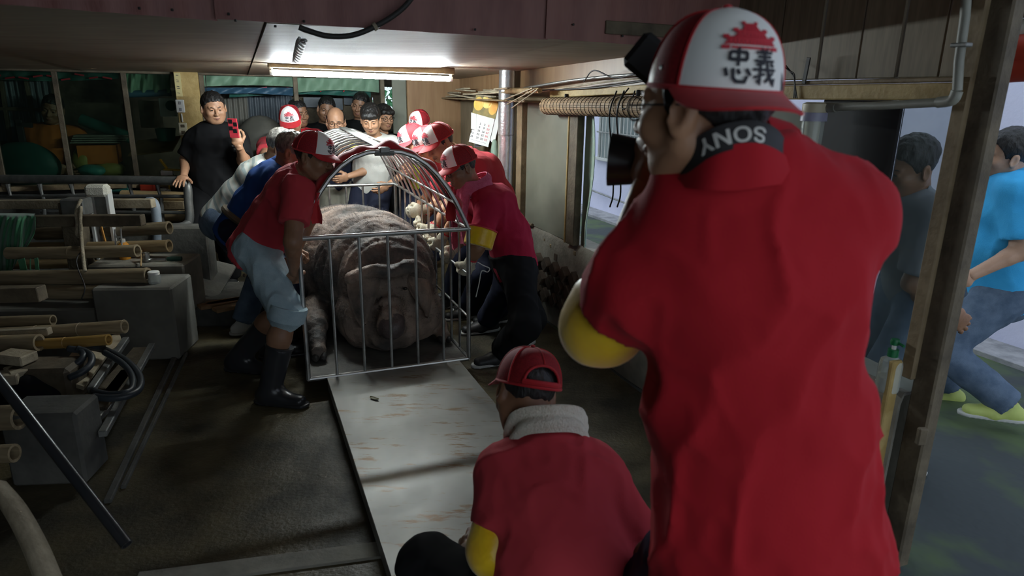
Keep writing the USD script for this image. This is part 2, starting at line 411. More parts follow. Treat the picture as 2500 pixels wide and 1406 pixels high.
def cap_patch(p0, p1, q0, q1, m, n, off, th=.002, hole=None):
    ph, ps = np.linspace(p0, p1, m), np.linspace(q0, q1, n)
    G = np.stack(np.meshgrid(ph, ps, indexing='ij'), -1)
    o, i_ = cap_surface(G[..., 0], G[..., 1], off).reshape(-1, 3), cap_surface(G[..., 0], G[..., 1], off - th).reshape(-1, 3)
    id_ = np.arange(m * n).reshape(m, n); keep = np.ones((m - 1, n - 1), bool)
    if hole:
        cc = (G[1:, 1:] + G[:-1, :-1]) / 2; keep = ((cc[..., 0] - np.pi) / hole[0]) ** 2 + ((cc[..., 1] - hole[2]) / hole[1]) ** 2 > 1
        keep |= cc[..., 1] < hole[2]
    q = np.stack([id_[:-1, :-1], id_[1:, :-1], id_[1:, 1:], id_[:-1, 1:]], -1)[keep]
    f = np.vstack([q, q[:, ::-1] + m * n])
    v, f = vf((np.vstack([o, i_]), f)); M_ = trimesh.Trimesh(v, f, process=False)
    M_.update_faces(M_.nondegenerate_faces()); return M_
def _strokes(lines, w):
    return unary_union([LineString(l).buffer(w / 2, cap_style=2, join_style=2) for l in lines])
def emblem_shapes():
    "a stepped temple roof in red, two written characters in black, in units of the emblem's half width"
    roof = unary_union([sbox(-.28, .78, .28, .84), sbox(-.34, .84, -.2, .92), sbox(.2, .84, .34, .92), Polygon([(-.24, .78), (.24, .78), (.34, .62), (-.34, .62)]),
        sbox(-.6, .52, .6, .6), sbox(-.68, .56, -.5, .66), sbox(.5, .56, .68, .66), Polygon([(-.5, .52), (.5, .52), (.6, .4), (-.6, .4)]),
        sbox(-.9, .3, .9, .38), sbox(-1, .34, -.8, .44), sbox(.8, .34, 1, .44), Polygon([(-.8, .3), (.8, .3), (.92, .16), (-.92, .16)]),
        sbox(-1, .02, -.75, .12), sbox(.75, .02, 1, .12), sbox(-.7, .04, .7, .1)])
    cut = unary_union([sbox(-.5, .545, .5, .56), sbox(-.8, .33, .8, .345)] + [sbox(x - .012, .17, x + .012, .29) for x in np.linspace(-.8, .8, 13)] + [sbox(x - .012, .41, x + .012, .51) for x in np.linspace(-.5, .5, 8)] + [sbox(x - .012, .63, x + .012, .77) for x in (-.15, 0, .15)])
    roof = roof.difference(cut)
    loyal = _strokes([[(-.26, .06), (.26, .06)], [(-.26, -.14), (.26, -.14)], [(-.26, .06), (-.26, -.14)], [(.26, .06), (.26, -.14)], [(0, .2), (0, -.3)],
        [(-.36, -.36), (-.28, -.56)], [(-.14, -.36), (-.1, -.6), (.0, -.68), (.24, -.68), (.3, -.54)], [(0, -.38), (.08, -.5)], [(.26, -.36), (.4, -.52)]], .085)
    right = _strokes([[(-.14, .22), (-.06, .12)], [(.14, .22), (.06, .12)], [(-.3, .08), (.3, .08)], [(-.24, -.03), (.24, -.03)], [(-.36, -.14), (.36, -.14)], [(0, .12), (0, -.14)],
        [(-.3, -.24), (-.02, -.2)], [(-.4, -.36), (.42, -.36)], [(-.16, -.22), (-.16, -.68), (-.26, -.62)], [(-.36, -.56), (-.0, -.46)], [(.08, -.18), (.16, -.5), (.38, -.7), (.4, -.56)], [(.34, -.42), (.04, -.66)], [(.24, -.2), (.34, -.28)]], .07)
    from shapely import affinity as A
    return roof, unary_union([A.translate(loyal, -.44, -.12), A.translate(right, .44, -.12)])
def drape(poly, fn, depth=.0012, cell=.12):
    "a flat print laid onto a surface fn(u, v, off): cut into small cells, so that it bends"
    x0, y0, x1, y1 = poly.bounds; out = []
    for i in np.arange(x0, x1, cell):
        for j in np.arange(y0, y1, cell):
            q = poly.intersection(sbox(i, j, i + cell, j + cell))
            for g in getattr(q, 'geoms', [q]):
                if g.geom_type != 'Polygon' or g.area < 1e-5: continue
                m = trimesh.creation.extrude_polygon(g, 1.0, engine='earcut')
                out.append(trimesh.Trimesh(fn(m.vertices[:, 0], m.vertices[:, 1], m.vertices[:, 2] * depth), m.faces, process=False))
    m = trimesh.util.concatenate(out)
    if m.volume < 0: m.invert()
    return m
ROOF, CHARS = emblem_shapes()
def on_cap(u, v, off):
    return cap_surface(-u * .48, .50 + v * .46, .0032 + off)
CAPM = {}
def cap_parts():
    if CAPM: return CAPM
    H = math.pi / 2
    back = cap_patch(1.02, 2 * math.pi - 1.02, .0, H * .985, 49, 17, 0, hole=(.62, .42, .16))
    seams = [tube(cap_surface(np.full(12, p), np.linspace(.02, H * .97, 12), .0006), .0028, 5) for p in (1.02, -1.02, 2.0, -2.0)]
    seams += [tube(cap_surface(np.full(10, math.pi), np.linspace(.62, H * .97, 10), .0006), .0028, 5)]
    a = np.linspace(0, 2 * math.pi, 49)[:-1]; rim = cap_surface(a, np.full(48, .03), .0002)
    seams += [tube(rim, .0042, 6, closed=True)]
    CAPM['crown_closed'] = cap_patch(1.02, 2 * math.pi - 1.02, .0, H * .985, 49, 17, 0); CAPM['seam_closed'] = trimesh.util.concatenate(seams)
    t = np.linspace(0, math.pi, 15); seams += [tube(cap_surface(math.pi + .62 * np.cos(t), .16 + .42 * np.sin(t), .0006), .0038, 6)]
    seams += [tube(cap_surface(np.linspace(math.pi - .66, math.pi + .66, 12), np.full(12, .12), .0008), .0075, 6)]
    CAPM['crown'] = trimesh.util.concatenate([back] + seams[:0])
    CAPM['seam'] = trimesh.util.concatenate(seams)
    CAPM['front_panel'] = cap_patch(-1.02, 1.02, .0, H * .985, 25, 15, .0014)
    u, w = np.linspace(-1, 1, 21), np.linspace(0, 1, 9)
    U, W = np.meshgrid(u, w, indexing='ij')
    inner = cap_surface(U * 1.22, np.full_like(U, .03), .001)
    reach = .072 * np.maximum(1 - (np.abs(U)) ** 2.4, 0) ** .6 * W
    P = inner + np.stack([U * reach * .18, reach, -reach * (.17 + .50 * U ** 2)], -1)
    CAPM['brim'] = sheet(P, .0042)
    CAPM['button'] = trimesh.creation.icosphere(1, .007); CAPM['button'].apply_transform(np.diag([1, 1, .6, 1])); CAPM['button'].apply_translation(cap_surface(0., math.pi / 2 - .01, .001))
    CAPM['emblem_roof'] = drape(ROOF, on_cap); CAPM['emblem_characters'] = drape(CHARS, on_cap)
    return CAPM
def bend(P, R, c, s=1.0):
    "from a local frame (R rows are its axes) into the world"
    v, f = vf(P); m = trimesh.Trimesh(v * s @ np.asarray(R) + np.asarray(c, float), f, process=False)
    if np.linalg.det(np.asarray(R)) < 0: m.invert()
    return m
def make_cap(who, R, c, s=1.0, tilt=0.0, turn=0.0, emblem=True):
    "a red and white mesh cap, sitting on the head whose axes are R"
    cp = cap_parts(); L = rotm((1, 0, 0), tilt) @ rotm((0, 0, 1), turn); R2 = L.T @ R
    if abs(turn) > 2: c = np.asarray(c) - R[1] * .016 * s
    ct = part(who, 'cap', bend(cp['crown' if abs(turn) < 2 else 'crown_closed'], R2, c, s), 'cap_mesh', 'red mesh crown of the cap')
    part(ct, 'seam', bend(cp['seam' if abs(turn) < 2 else 'seam_closed'], R2, c, s), 'cap_red')
    part(ct, 'front_panel', bend(cp['front_panel'], R2, c, s), 'cap_white', 'white front panel of the cap')
    part(ct, 'brim', bend(cp['brim'], R2, c, s), 'cap_red')
    part(ct, 'button', bend(cp['button'], R2, c, s), 'cap_red')
    if emblem:
        part(ct, 'emblem_roof', bend(cp['emblem_roof'], R2, c, s), 'print_red', 'red stepped temple roof printed on the cap', smooth=False)
        part(ct, 'emblem_characters', bend(cp['emblem_characters'], R2, c, s), 'print_black', 'two black written characters under the roof', smooth=False)
    return ct
def hand_mesh(pose='relax', h=0.0035, fat=0.0):
    "a right hand: wrist at the origin, fingers towards +y, palm facing -z, thumb on the -x side"
    s = Soft((-.1, -.035, -.11), (.07, .21, .05), h)
    s.add(oval((0, -.02, 0), (0, .03, 0), .028 + fat, .02 + fat, .034 + fat, .017 + fat, (1, 0, 0)), 0)
    s.add(oval((0, .03, 0), (.0, .085, -.002), .036 + fat, .016 + fat, .04 + fat, .013 + fat, (1, 0, 0)), .02)
    curl = {'relax': (.3, .45, .35), 'grip': (.95, 1.25, .9), 'flat': (.1, .12, .1), 'hold': (.55, .8, .6), 'spread': (.18, .2, .15)}[pose]
    spread = {'flat': .07, 'spread': .13}.get(pose, .035)
    for i, (x, L, r) in enumerate(((-.03, .078, .0088), (-.010, .086, .009), (.011, .08, .0086), (.031, .062, .0076))):
        p = V(x, .085 - .006 * abs(i - 1.2), -.002); a = 0; yaw = (i - 1.4) * spread
        for j, (fr, c) in enumerate(zip((.45, .3, .25), curl)):
            a += c * (1 + .06 * i); q = p + L * fr * V(math.sin(yaw) * math.cos(a), math.cos(yaw) * math.cos(a), -math.sin(a))
            s.add(cone(p, q, r * (1 - .08 * j) + fat, r * (.94 - .1 * j) + fat), .006); p = q
    th = {'grip': ((-.034, .03, -.012), (-.05, .06, -.04), (-.03, .085, -.062), (-.012, .09, -.066)), 'hold': ((-.034, .028, -.012), (-.058, .055, -.032), (-.056, .085, -.05), (-.045, .105, -.058)),
          'spread': ((-.034, .022, -.006), (-.06, .045, -.016), (-.078, .07, -.02), (-.088, .09, -.022))}.get(pose, ((-.034, .025, -.008), (-.054, .052, -.022), (-.06, .08, -.03), (-.058, .1, -.034)))
    for (p, q, ra, rb) in zip(th[:-1], th[1:], (.014, .0108, .0095), (.011, .0095, .008)): s.add(cone(p, q, ra + fat, rb + fat), .01)
    return tidy(s.mesh(), 2)
_tmpl = {}
def tmpl(fn, *a):
    k = (fn.__name__,) + a
    if k not in _tmpl: _tmpl[k] = fn(*a)
    return _tmpl[k].copy()
def ik(a, c, l1, l2, pole):
    a, c = np.asarray(a, float), np.asarray(c, float); d = c - a; L = np.linalg.norm(d)
    if L > (l1 + l2) * .995: c = a + d / L * (l1 + l2) * .995; d = c - a; L = np.linalg.norm(d)
    x = (l1 * l1 - l2 * l2 + L * L) / (2 * L); y = math.sqrt(max(l1 * l1 - x * x, 0)); u = d / L
    p = np.asarray(pole, float); p = nrm(p - u * (p @ u)); return a + u * x + p * y, c
def person(label, head, look, nb, pel, lat, wr=(None, None), ep=((0, 0, -1), (0, 0, -1)), ank=(None, None), kp=None, g=1.0, s=1.0, skin='skin',
           hair='short', hairm='hair_black', headk='man', cap=None, top=None, legs=None, shoes=None, hands=('relax', 'relax'), palm=(None, None), hdir=(None, None),
           gloves=(None, None), armband=None, el=(None, None), glasses=False, bow=0.0, sh=(None, None), lat2=None, toe=None, res=.014, up=None, group=None, wave=.006, emblem=True, collar=True, collarm=None, belly=0.0, flare=0.0):
    head, nb, pel = (np.asarray(x, float) for x in (head, nb, pel)); lat = nrm(lat); lat2 = nrm(lat if lat2 is None else lat2)
    spine = nrm(nb - pel); fw = nrm(np.cross(spine, -lat)); fw = fw if toe is None or fw @ np.asarray(toe) >= -.5 else -fw
    back = -fw; flat_fw = nrm(np.cross(V(0, 0, 1), lat)) if toe is None else nrm(toe)
    sL = nb - spine * .055 * s
    SH = [np.asarray(sh[i], float) if sh[i] is not None else sL + lat2 * sg * .165 * s * (g * .5 + .5) for i, sg in ((0, 1), (1, -1))]
    HP = [pel + lat * sg * .088 * s * (g * .5 + .5) for sg in (1, -1)]
    ARM, LEG = (.285 * s, .245 * s), (.42 * s, .41 * s)
    kp = kp or (flat_fw, flat_fw); kp = kp if isinstance(kp, tuple) and np.ndim(kp[0]) else (kp, kp)
    EL, WR, KN, AN = [], [], [], []
    for i, sg in ((0, 1), (1, -1)):
        w = wr[i] if wr[i] is not None else SH[i] + V(0, 0, -.5 * s) + lat * sg * .09 + flat_fw * .05
        if el[i] is not None: e = np.asarray(el[i], float)
        else: e, w = ik(SH[i], w, *ARM, ep[i] if wr[i] is not None else back)
        EL.append(e); WR.append(w)
        a = ank[i] if ank[i] is not None else V(HP[i][0], HP[i][1], .09) + lat * sg * .03
        k, a = ik(HP[i], a, *LEG, kp[i]); KN.append(k); AN.append(a)
    base = V((AN[0][0] + AN[1][0]) / 2, (AN[0][1] + AN[1][1]) / 2, 0)
    who = thing('person', label, 'person', base, group=group)
    waist = pel + (nb - pel) * .4 + back * bow; chest = pel + (nb - pel) * .76 + back * bow
    pts = np.array([head, nb, pel, *SH, *EL, *WR, *HP, *KN, *AN]); lo, hi = pts.min(0) - .22, pts.max(0) + .22; lo[2] = max(lo[2], -.03)
    def torso(f, d=0.0, k=.05, hem=None, **kw):
        X = lat; gg = s * g; b2 = belly
        f.add(oval(pel, waist + fw * b2 * .6, .152 * gg + d, .105 * gg + d, .142 * gg + d + b2 * .4, .102 * gg + d + b2 * .7, X), k, **kw)
        f.add(oval(waist + fw * b2 * .6, chest, .142 * gg + d + b2 * .4, .102 * gg + d + b2 * .7, .16 * gg + d, .112 * gg + d, nrm(lat + lat2)), k, **kw)
        f.add(oval(chest, nb - spine * .06 * s, .16 * gg + d, .112 * gg + d, .12 * gg + d, .075 * gg + d, lat2), k, **kw)
        for q in SH: f.add(cone(nb - spine * .038 * s, q, .057 * s + d, .06 * gg + d), k, **kw)
    ra = [.055 * s * g, .043 * s * g, .038 * s, .027 * s]
    rl = [.092 * s * g, .062 * s * (g * .5 + .5), .058 * s * (g * .6 + .4), .038 * s]
    # the body: one continuous skin
    b = Soft(lo, hi, res); torso(b, -.006)
    hc = head - nrm(head - nb) * .07
    b.add(cone(nb - spine * .03, hc, .058 * s * (g * .4 + .6), .05 * s * (g * .4 + .6)), .04)
    Rh_f = nrm(look); uph = nrm(head - nb) if up is None else np.asarray(up, float); uph = nrm(uph - Rh_f * (uph @ Rh_f)); Rh = np.stack([np.cross(Rh_f, uph), Rh_f, uph])
    for i in (0, 1):
        b.add(cone(SH[i], EL[i], ra[0], ra[1]), .03).add(cone(EL[i], EL[i] + (WR[i] - EL[i]) * .3, ra[1], ra[2] * 1.04), .015).add(cone(EL[i] + (WR[i] - EL[i]) * .3, WR[i], ra[2], ra[3]), .015)
        b.add(cone(HP[i], KN[i], rl[0], rl[1]), .05)
        m_ = KN[i] + (AN[i] - KN[i]) * .32 + back * .012; b.add(cone(KN[i], m_, rl[1] * .95, rl[2]), .02).add(cone(m_, AN[i], rl[2], rl[3]), .03)
        fd = flat_fw if toe is None else nrm(toe); b.add(oval(AN[i] + V(0, 0, -.045 * s) - fd * .03, AN[i] + V(0, 0, -.06 * s) + fd * .14 * s, .034 * s, .03 * s, .04 * s, .02 * s, np.cross(fd, V(0, 0, 1))), .03)
    body = [tidy(b.mesh(), 3)]
    hs = s * 1.0; headm = bend(tmpl(head_mesh, headk), Rh, head, hs); body.append(headm)
    gl = []
    for i, sg in ((0, 1), (1, -1)):
        yd = nrm(WR[i] - EL[i]) if hdir[i] is None else nrm(hdir[i])
        pn = -np.asarray(palm[i], float) if palm[i] is not None else -(back * .0 + lat * -sg)    # local +z is the back of the hand
        zz = nrm(pn - yd * (pn @ yd)); xx = np.cross(yd, zz)
        R = np.stack([xx * sg, yd, zz]); body.append(bend(tmpl(hand_mesh, hands[i]), R, WR[i], s * .98))
        if gloves[i]: gl.append((bend(tmpl(hand_mesh, hands[i], .0045, .0035), R, WR[i], s), gloves[i], WR[i], yd))
    part(who, 'body', body, skin, smooth=True)
    for m_, gm, w, yd in gl:
        gp = part(who, 'glove', m_, gm, smooth=True)
        part(gp, 'cuff', tube(np.array([w - yd * .035, w + yd * .012]), [.034, .037], 14), gm)
        if gm == 'glove_white': part(gp, 'cuff_edge', tube(np.array([w - yd * .041, w - yd * .033]), .0345, 14), 'print_red')
    # face
    L2W = lambda pts_: np.asarray(pts_, float) * hs @ Rh + head
    wd = 1.1 if headk == 'round' else 1.0
    if headk:
        for x in (-1, 1): part(who, 'eye', trimesh.Trimesh(*(lambda q: (q.vertices * V(.0098, .006, .0042) * hs @ Rh + L2W((x * .031, .0845, -.002)), q.faces))(trimesh.creation.icosphere(1, 1))), 'eye_dark', smooth=True)
        for x in (-1, 1): part(who, 'eyebrow', tube(L2W([(x * .015, .0905, .0175), (x * .03, .086, .022), (x * .046, .074, .0185)]), [.0026, .0032, .002], 6), 'hair_black' if hairm != 'hair_grey' else 'hair_grey')
        part(who, 'mouth', [tube(L2W([(-.021, .088, -.066), (-.008, .0965, -.0645), (.008, .0965, -.0645), (.021, .088, -.066)]), [.0012, .003, .003, .0012], 6),
                            tube(L2W([(-.019, .088, -.069), (0, .0965, -.0735), (.019, .088, -.069)]), [.0012, .0036, .0012], 6)], 'lips')
    if hair: part(who, 'hair', bend(tmpl(hair_mesh, 'under' if cap else hair, wd), Rh, head, hs * 1.005), hairm, smooth=True)
    if cap: make_cap(who, Rh, head + Rh[2] * cap.get('lift', .0), hs * cap.get('size', 1.0) * wd ** .5, cap.get('tilt', 0), cap.get('turn', 0), emblem)
    if glasses:
        gw = []
        for x in (-1, 1):
            a = np.linspace(0, 2 * math.pi, 17)[:-1]; gw.append(tube(L2W(np.stack([x * .033 + .023 * np.cos(a), .101 - .25 * np.abs(.023 * np.cos(a) * x + .0) - 0 * a, -.002 + .018 * np.sin(a)], 1)), .0016, 6, closed=True))
            gw.append(tube(L2W([(x * .056, .095, .004), (x * .079, .06, .004), (x * .084, -.01, .002)]), .0018, 6))
        gw.append(tube(L2W([(-.011, .101, .002), (0, .104, .005), (.011, .101, .002)]), .0016, 6)); part(who, 'glasses', gw, 'black_plastic')
    def fold(P):
        Q = P + .03 * np.stack([meshkit.noise(P * 9, 21), meshkit.noise(P * 9, 22), meshkit.noise(P * 9, 23)], -1)
        r1 = 1 - np.abs(2 * meshkit.noise(Q * V(11, 11, 4.2), 5) - 1); r2 = 1 - np.abs(2 * meshkit.noise(Q * V(21, 21, 11), 6) - 1)
        return -wave * (r1 ** 3 * 1.1 + .45 * r2 ** 3 - .5)
    info = dict(who=who, SH=SH, EL=EL, WR=WR, HP=HP, KN=KN, AN=AN, head=head, Rh=Rh, nb=nb, pel=pel, fw=fw, lat=lat, spine=spine, L2W=L2W, chest=chest, waist=waist)
    if top:
        tm, frac, hem = top; d = .014
        c = Soft(lo, hi, res * .9); cutn = [(pel - spine * hem, -spine), (nb + spine * .018, spine)]
        torso(c, d, .05, cut=cutn, warp=fold)
        c.add(oval(pel - spine * (hem + .02), waist, .16 * s * g + d + flare, .113 * s * g + d + belly * .3 + flare * .5, .15 * s * g + d + belly * .4, .11 * s * g + d + belly * .7, lat), .04, cut=cutn, warp=fold)
        c.add(cone(nb - spine * .05, nb + spine * .03, .088 * s, .074 * s), .03, cut=cutn)
        for i in (0, 1):
            ends = [EL[i]] if frac <= 1 else [EL[i], WR[i]]
            if frac <= 1:
                e = SH[i] + (EL[i] - SH[i]) * frac; u = nrm(EL[i] - SH[i])
                c.add(cone(SH[i], e + u * .05, .066 * s * g + .008, .07 * s * (g * .5 + .5) + .006), .035, cut=[(e, u)], warp=fold)
            else:
                u = nrm(WR[i] - EL[i]); e = EL[i] + (WR[i] - EL[i]) * (frac - 1)
                c.add(cone(SH[i], EL[i], .066 * s * g + .004, .055 * s * g), .035, warp=fold).add(cone(EL[i], e + u * .03, .055 * s * g, .045 * s), .03, cut=[(e, u)], warp=fold)
        part(who, 'shirt', tidy(c.mesh(), 2), tm, smooth=True)
        if collar:
            a = np.linspace(0, 2 * math.pi, 25)[:-1]; ax = nrm(hc - nb); F_ = nrm(fw - ax * (fw @ ax)); Lx = np.cross(ax, F_)
            o = nb + ax * .012 - spine * .004
            ring = lambda rr, z: o + np.outer(np.cos(a) * rr, F_) + np.outer(np.sin(a) * rr * 1.05, Lx) + np.outer(z - .022 * np.cos(a), ax)
            part(who, 'collar', sheet(np.stack([np.vstack([r_, r_[:1]]) for r_ in (ring(.082 * s * g, -.022), ring(.072 * s, .008), ring(.063 * s, .026))], 1), .005), collarm or tm)
    if legs:
        lm, frac = legs; d = .012; c = Soft(lo, hi, res)
        up_ = [(pel + spine * .09, spine)]
        c.add(oval(pel - spine * .03, pel + spine * .12, .158 * s * g + d, .112 * s * g + d + belly * .4, .15 * s * g + d, .108 * s * g + d + belly * .5, lat), .05, cut=up_, warp=fold)
        for i in (0, 1):
            if frac <= 1:
                u = nrm(KN[i] - HP[i]); e = HP[i] + (KN[i] - HP[i]) * frac
                c.add(cone(HP[i], e + u * .06, rl[0] + d + .006, rl[1] + d + .022), .04, cut=[(e, u)], warp=fold)
            else:
                u = nrm(AN[i] - KN[i]); e = KN[i] + (AN[i] - KN[i]) * (frac - 1)
                c.add(cone(HP[i], KN[i], rl[0] + d, rl[1] + d + .012), .04, warp=fold).add(cone(KN[i], e + u * .05, rl[1] + d + .01, rl[3] + d + .026), .03, cut=[(e, u)], warp=fold)
        info['trousers'] = part(who, 'trousers', tidy(c.mesh(), 2), lm, smooth=True)
    if shoes:
        kind, sm = shoes; fd = flat_fw if toe is None else nrm(toe); X = np.cross(fd, V(0, 0, 1))
        for i in (0, 1):
            a = AN[i]; f0 = V(a[0], a[1], a[2] - .09 * s); c = Soft(np.minimum(f0, a) - .3, np.maximum(a, KN[i]) + .3, .01)
            lowcut = [(f0 + V(0, 0, .002), V(0, 0, -1))]
            c.add(oval(f0 - fd * .045 + V(0, 0, .035), f0 + fd * .06 + V(0, 0, .04), .042, .045, .047, .042, X), .02, cut=lowcut)
            c.add(oval(f0 + fd * .06 + V(0, 0, .033), f0 + fd * .165 + V(0, 0, .03), .047, .04, .04, .03, X), .03, cut=lowcut)
            if kind == 'boot':
                u = nrm(KN[i] - a); e = a + u * .235
                c.add(cone(a - u * .03, e + u * .03, .058, .07), .04, cut=[(e, u)])
            else:
                c.add(cone(a - V(0, 0, .02), a + V(0, 0, .01), .044, .044), .03, cut=[(a + V(0, 0, .012), (0, 0, 1))])
            sp = part(who, 'boot' if kind == 'boot' else 'shoe', tidy(c.mesh(), 2), sm, smooth=True)
            c2 = Soft(f0 - .25, f0 + .3, .008)
            c2.add(oval(f0 - fd * .05 + V(0, 0, .008), f0 + fd * .165 + V(0, 0, .008), .047, .05, .044, .05, X), 0, cut=lowcut + [(f0 + V(0, 0, .02), (0, 0, 1))])
            part(sp, 'sole', tidy(c2.mesh(), 1), 'rubber_black' if kind == 'boot' else 'sole_grey', smooth=True)
            if kind == 'boot': part(sp, 'top_edge', tube(np.array([e - u * .008, e + u * .004]), .0735, 18), sm)
    if armband is not None:
        i, f0, f1, rr = armband; u = nrm(EL[i] - SH[i]); a = SH[i] + (EL[i] - SH[i]) * f0; b2 = SH[i] + (EL[i] - SH[i]) * f1
        c = Soft(np.minimum(a, b2) - .16, np.maximum(a, b2) + .16, .008); wf_ = lambda P: .006 * (meshkit.noise(P * V(24, 24, 14), 15) - .5)
        v2 = nrm(WR[i] - EL[i])
        cuts = [(a, -u)] + ([(b2, u)] if f1 <= 1 else [])
        c.add(cone(a - u * .03, b2 if f1 > 1 else b2 + u * .04, rr, rr * .97), .02, cut=cuts, warp=wf_)
        if f1 > 1: c.add(cone(EL[i], EL[i] + v2 * .05, rr * .9, rr * .78), .04, cut=[(EL[i] + v2 * .06, v2)], warp=wf_)
        info['band'] = part(who, 'armband', tidy(c.mesh(), 2), 'yellow_satin', 'yellow satin armband', smooth=True)
        part(info['band'], 'band_edge', tube(np.array([a - u * .003, a + u * .005]), rr + .0045, 20), 'print_red')
    return info
# ---------------------------------------------------------------- materials
mat('floor_wet', (.030, .025, .014), (.125, .10, .052), 1.9, .66, r2=.34, spec=.35, bump=.35, bscale=55, lo=.38, hi=.68, world=True)
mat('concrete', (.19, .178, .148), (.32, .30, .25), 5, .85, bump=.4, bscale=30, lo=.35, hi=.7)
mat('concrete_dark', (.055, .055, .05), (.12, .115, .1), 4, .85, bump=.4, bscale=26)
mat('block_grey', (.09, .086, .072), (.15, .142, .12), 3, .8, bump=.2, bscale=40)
mat('brick_dark', (.06, .045, .035), (.12, .085, .06), 7, .9, bump=.5, bscale=40)
mat('alley_ground', (.05, .06, .062), (.085, .125, .05), 1.3, .8, bump=.5, bscale=26, lo=.46, hi=.6, world=True)
mat('alley_wall', (.66, .66, .84), (.74, .73, .90), 3, .85, bump=.25, bscale=30, lo=.3, hi=.6)
mat('stain_strip', (.25, .25, .26), (.42, .41, .42), 9, .9, bump=.5, bscale=30)
mat('ply', (.25, .195, .13), (.34, .275, .195), 2.5, .55, bump=.12, bscale=30, stretch=(1, 5, 1), lo=.3, hi=.7)
mat('ply_brown', (.22, .12, .055), (.28, .165, .08), 3, .5, stretch=(6, 6, .6))
mat('maroon', (.20, .08, .07), (.28, .125, .105), 3.5, .6, bump=.15, bscale=30, stretch=(3, 3, .6))
mat('wood_old', (.15, .105, .055), (.27, .2, .115), 7, .7, bump=.3, bscale=40, stretch=(1, 1, 1))
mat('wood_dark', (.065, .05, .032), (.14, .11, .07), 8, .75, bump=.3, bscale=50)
mat('wood_yellow', (.34, .23, .075), (.46, .33, .13), 9, .65, bump=.2, bscale=50, lo=.4, hi=.6)
mat('wood_grey', (.24, .195, .13), (.40, .34, .24), 9, .8, bump=.3, bscale=60, rand=.25)
mat('plank_tan', (.17, .13, .08), (.25, .2, .13), 6, .6, stretch=(7, 7, .7), rand=.18)
mat('panel_grey', (.15, .155, .12), (.18, .185, .145), 4, .7)
mat('curtain_green', (.22, .31, .25), (.28, .37, .3), 5, .7)
mat('steel', (.42, .42, .41), (.5, .5, .49), 20, .34, metal=1.0, r2=.45)
mat('steel_dull', (.2, .205, .2), (.32, .32, .3), 10, .5, metal=.8, bump=.1)
mat('zinc_pipe', (.55, .56, .57), (.68, .69, .7), 12, .33, metal=.85, bump=.25, bscale=60)
mat('bamboo', (.30, .2, .095), (.44, .32, .17), 5, .55, stretch=(.5, 6, 6), rand=.3, bump=.12)
mat('bamboo_dark', (.14, .105, .06), (.25, .195, .12), 5, .6, stretch=(.5, 6, 6), rand=.3, bump=.12)
mat('bamboo_yellow', (.30, .17, .04), (.38, .23, .07), 6, .45, stretch=(.5, 6, 6))
mat('rope', (.26, .22, .15), (.36, .31, .22), 60, .9, bump=.5, bscale=200)
mat('wire_dark', (.02, .018, .016), rough=.6)
mat('hose', (.018, .022, .026), (.03, .036, .042), 12, .45)
mat('cap_red', (.50, .012, .02), (.42, .01, .016), 30, .75, sheen=.1)
mat('cap_mesh', (.22, .006, .012), (.31, .01, .016), 260, .8, lo=.45, hi=.55)
mat('cap_white', (.82, .82, .80), rough=.75)
mat('print_red', (.55, .03, .05), rough=.7)
mat('print_black', (.015, .015, .025), rough=.7)
mat('shirt_red', (.45, .016, .026), (.38, .012, .02), 3, .85, sheen=.03, spec=.15, bump=.12, bscale=300)
mat('shirt_red_bright', (.50, .05, .065), (.44, .04, .052), 3, .85, sheen=.03, spec=.15, bump=.12, bscale=300)
mat('shirt_crimson', (.46, .02, .06), (.40, .016, .05), 3, .85, sheen=.03, spec=.15, bump=.12, bscale=300)
mat('yellow_satin', (.85, .55, .012), (.78, .46, .01), 14, .35, sheen=.3, bump=.3, bscale=22)
mat('denim', (.085, .125, .19), (.14, .19, .27), 14, .85, bump=.2, bscale=300, spec=.2)
mat('denim_navy', (.03, .042, .085), (.05, .07, .13), 9, .85, bump=.2, bscale=300, spec=.2)
mat('denim_pale', (.27, .37, .42), (.38, .48, .52), 8, .85, bump=.2, bscale=250, spec=.2)
mat('cloth_black', (.007, .007, .008), (.011, .011, .012), 5, .85, spec=.2)
mat('cloth_navy', (.012, .014, .03), (.02, .024, .045), 5, .85, spec=.2)
mat('cloth_white', (.62, .61, .56), (.7, .69, .64), 5, .85, bump=.15, bscale=200, spec=.2)
mat('cloth_blue', (.012, .055, .22), (.018, .075, .28), 5, .85, spec=.2)
mat('cloth_sky', (.05, .42, .85), (.07, .48, .9), 5, .85, bump=.15, bscale=200, spec=.2)
mat('cloth_orange', (.42, .12, .02), (.5, .15, .03), 5, .85, spec=.2)
mat('cloth_khaki', (.15, .145, .115), (.2, .19, .15), 5, .85)
mat('cloth_grey', (.16, .18, .21), (.2, .22, .25), 5, .85, spec=.2)
mat('cloth_olive', (.42, .44, .03), (.36, .38, .025), 5, .85)
mat('towel_white', (.66, .63, .52), (.72, .70, .6), 50, .95, bump=.6, bscale=160)
mat('towel_pink', (.52, .09, .17), (.6, .13, .22), 40, .9, bump=.4, bscale=120)
mat('glove_white', (.50, .45, .34), (.6, .55, .43), 60, .95, bump=.4, bscale=220)
mat('glove_yellow', (.75, .6, .08), (.5, .42, .12), 25, .8)
mat('rubber_black', (.012, .013, .015), (.02, .02, .022), 8, .28)
mat('sole_grey', (.5, .5, .48), rough=.7)
mat('shoe_white', (.6, .6, .58), rough=.6)
mat('shoe_lime', (.55, .62, .18), (.48, .56, .16), 10, .6)
mat('shoe_black', (.02, .02, .02), rough=.5)
mat('skin', (.42, .22, .125), (.48, .26, .155), 12, .5, sss=.0, bump=.05, bscale=180)
mat('skin_dark', (.21, .105, .058), (.27, .14, .08), 12, .5, bump=.05, bscale=180)
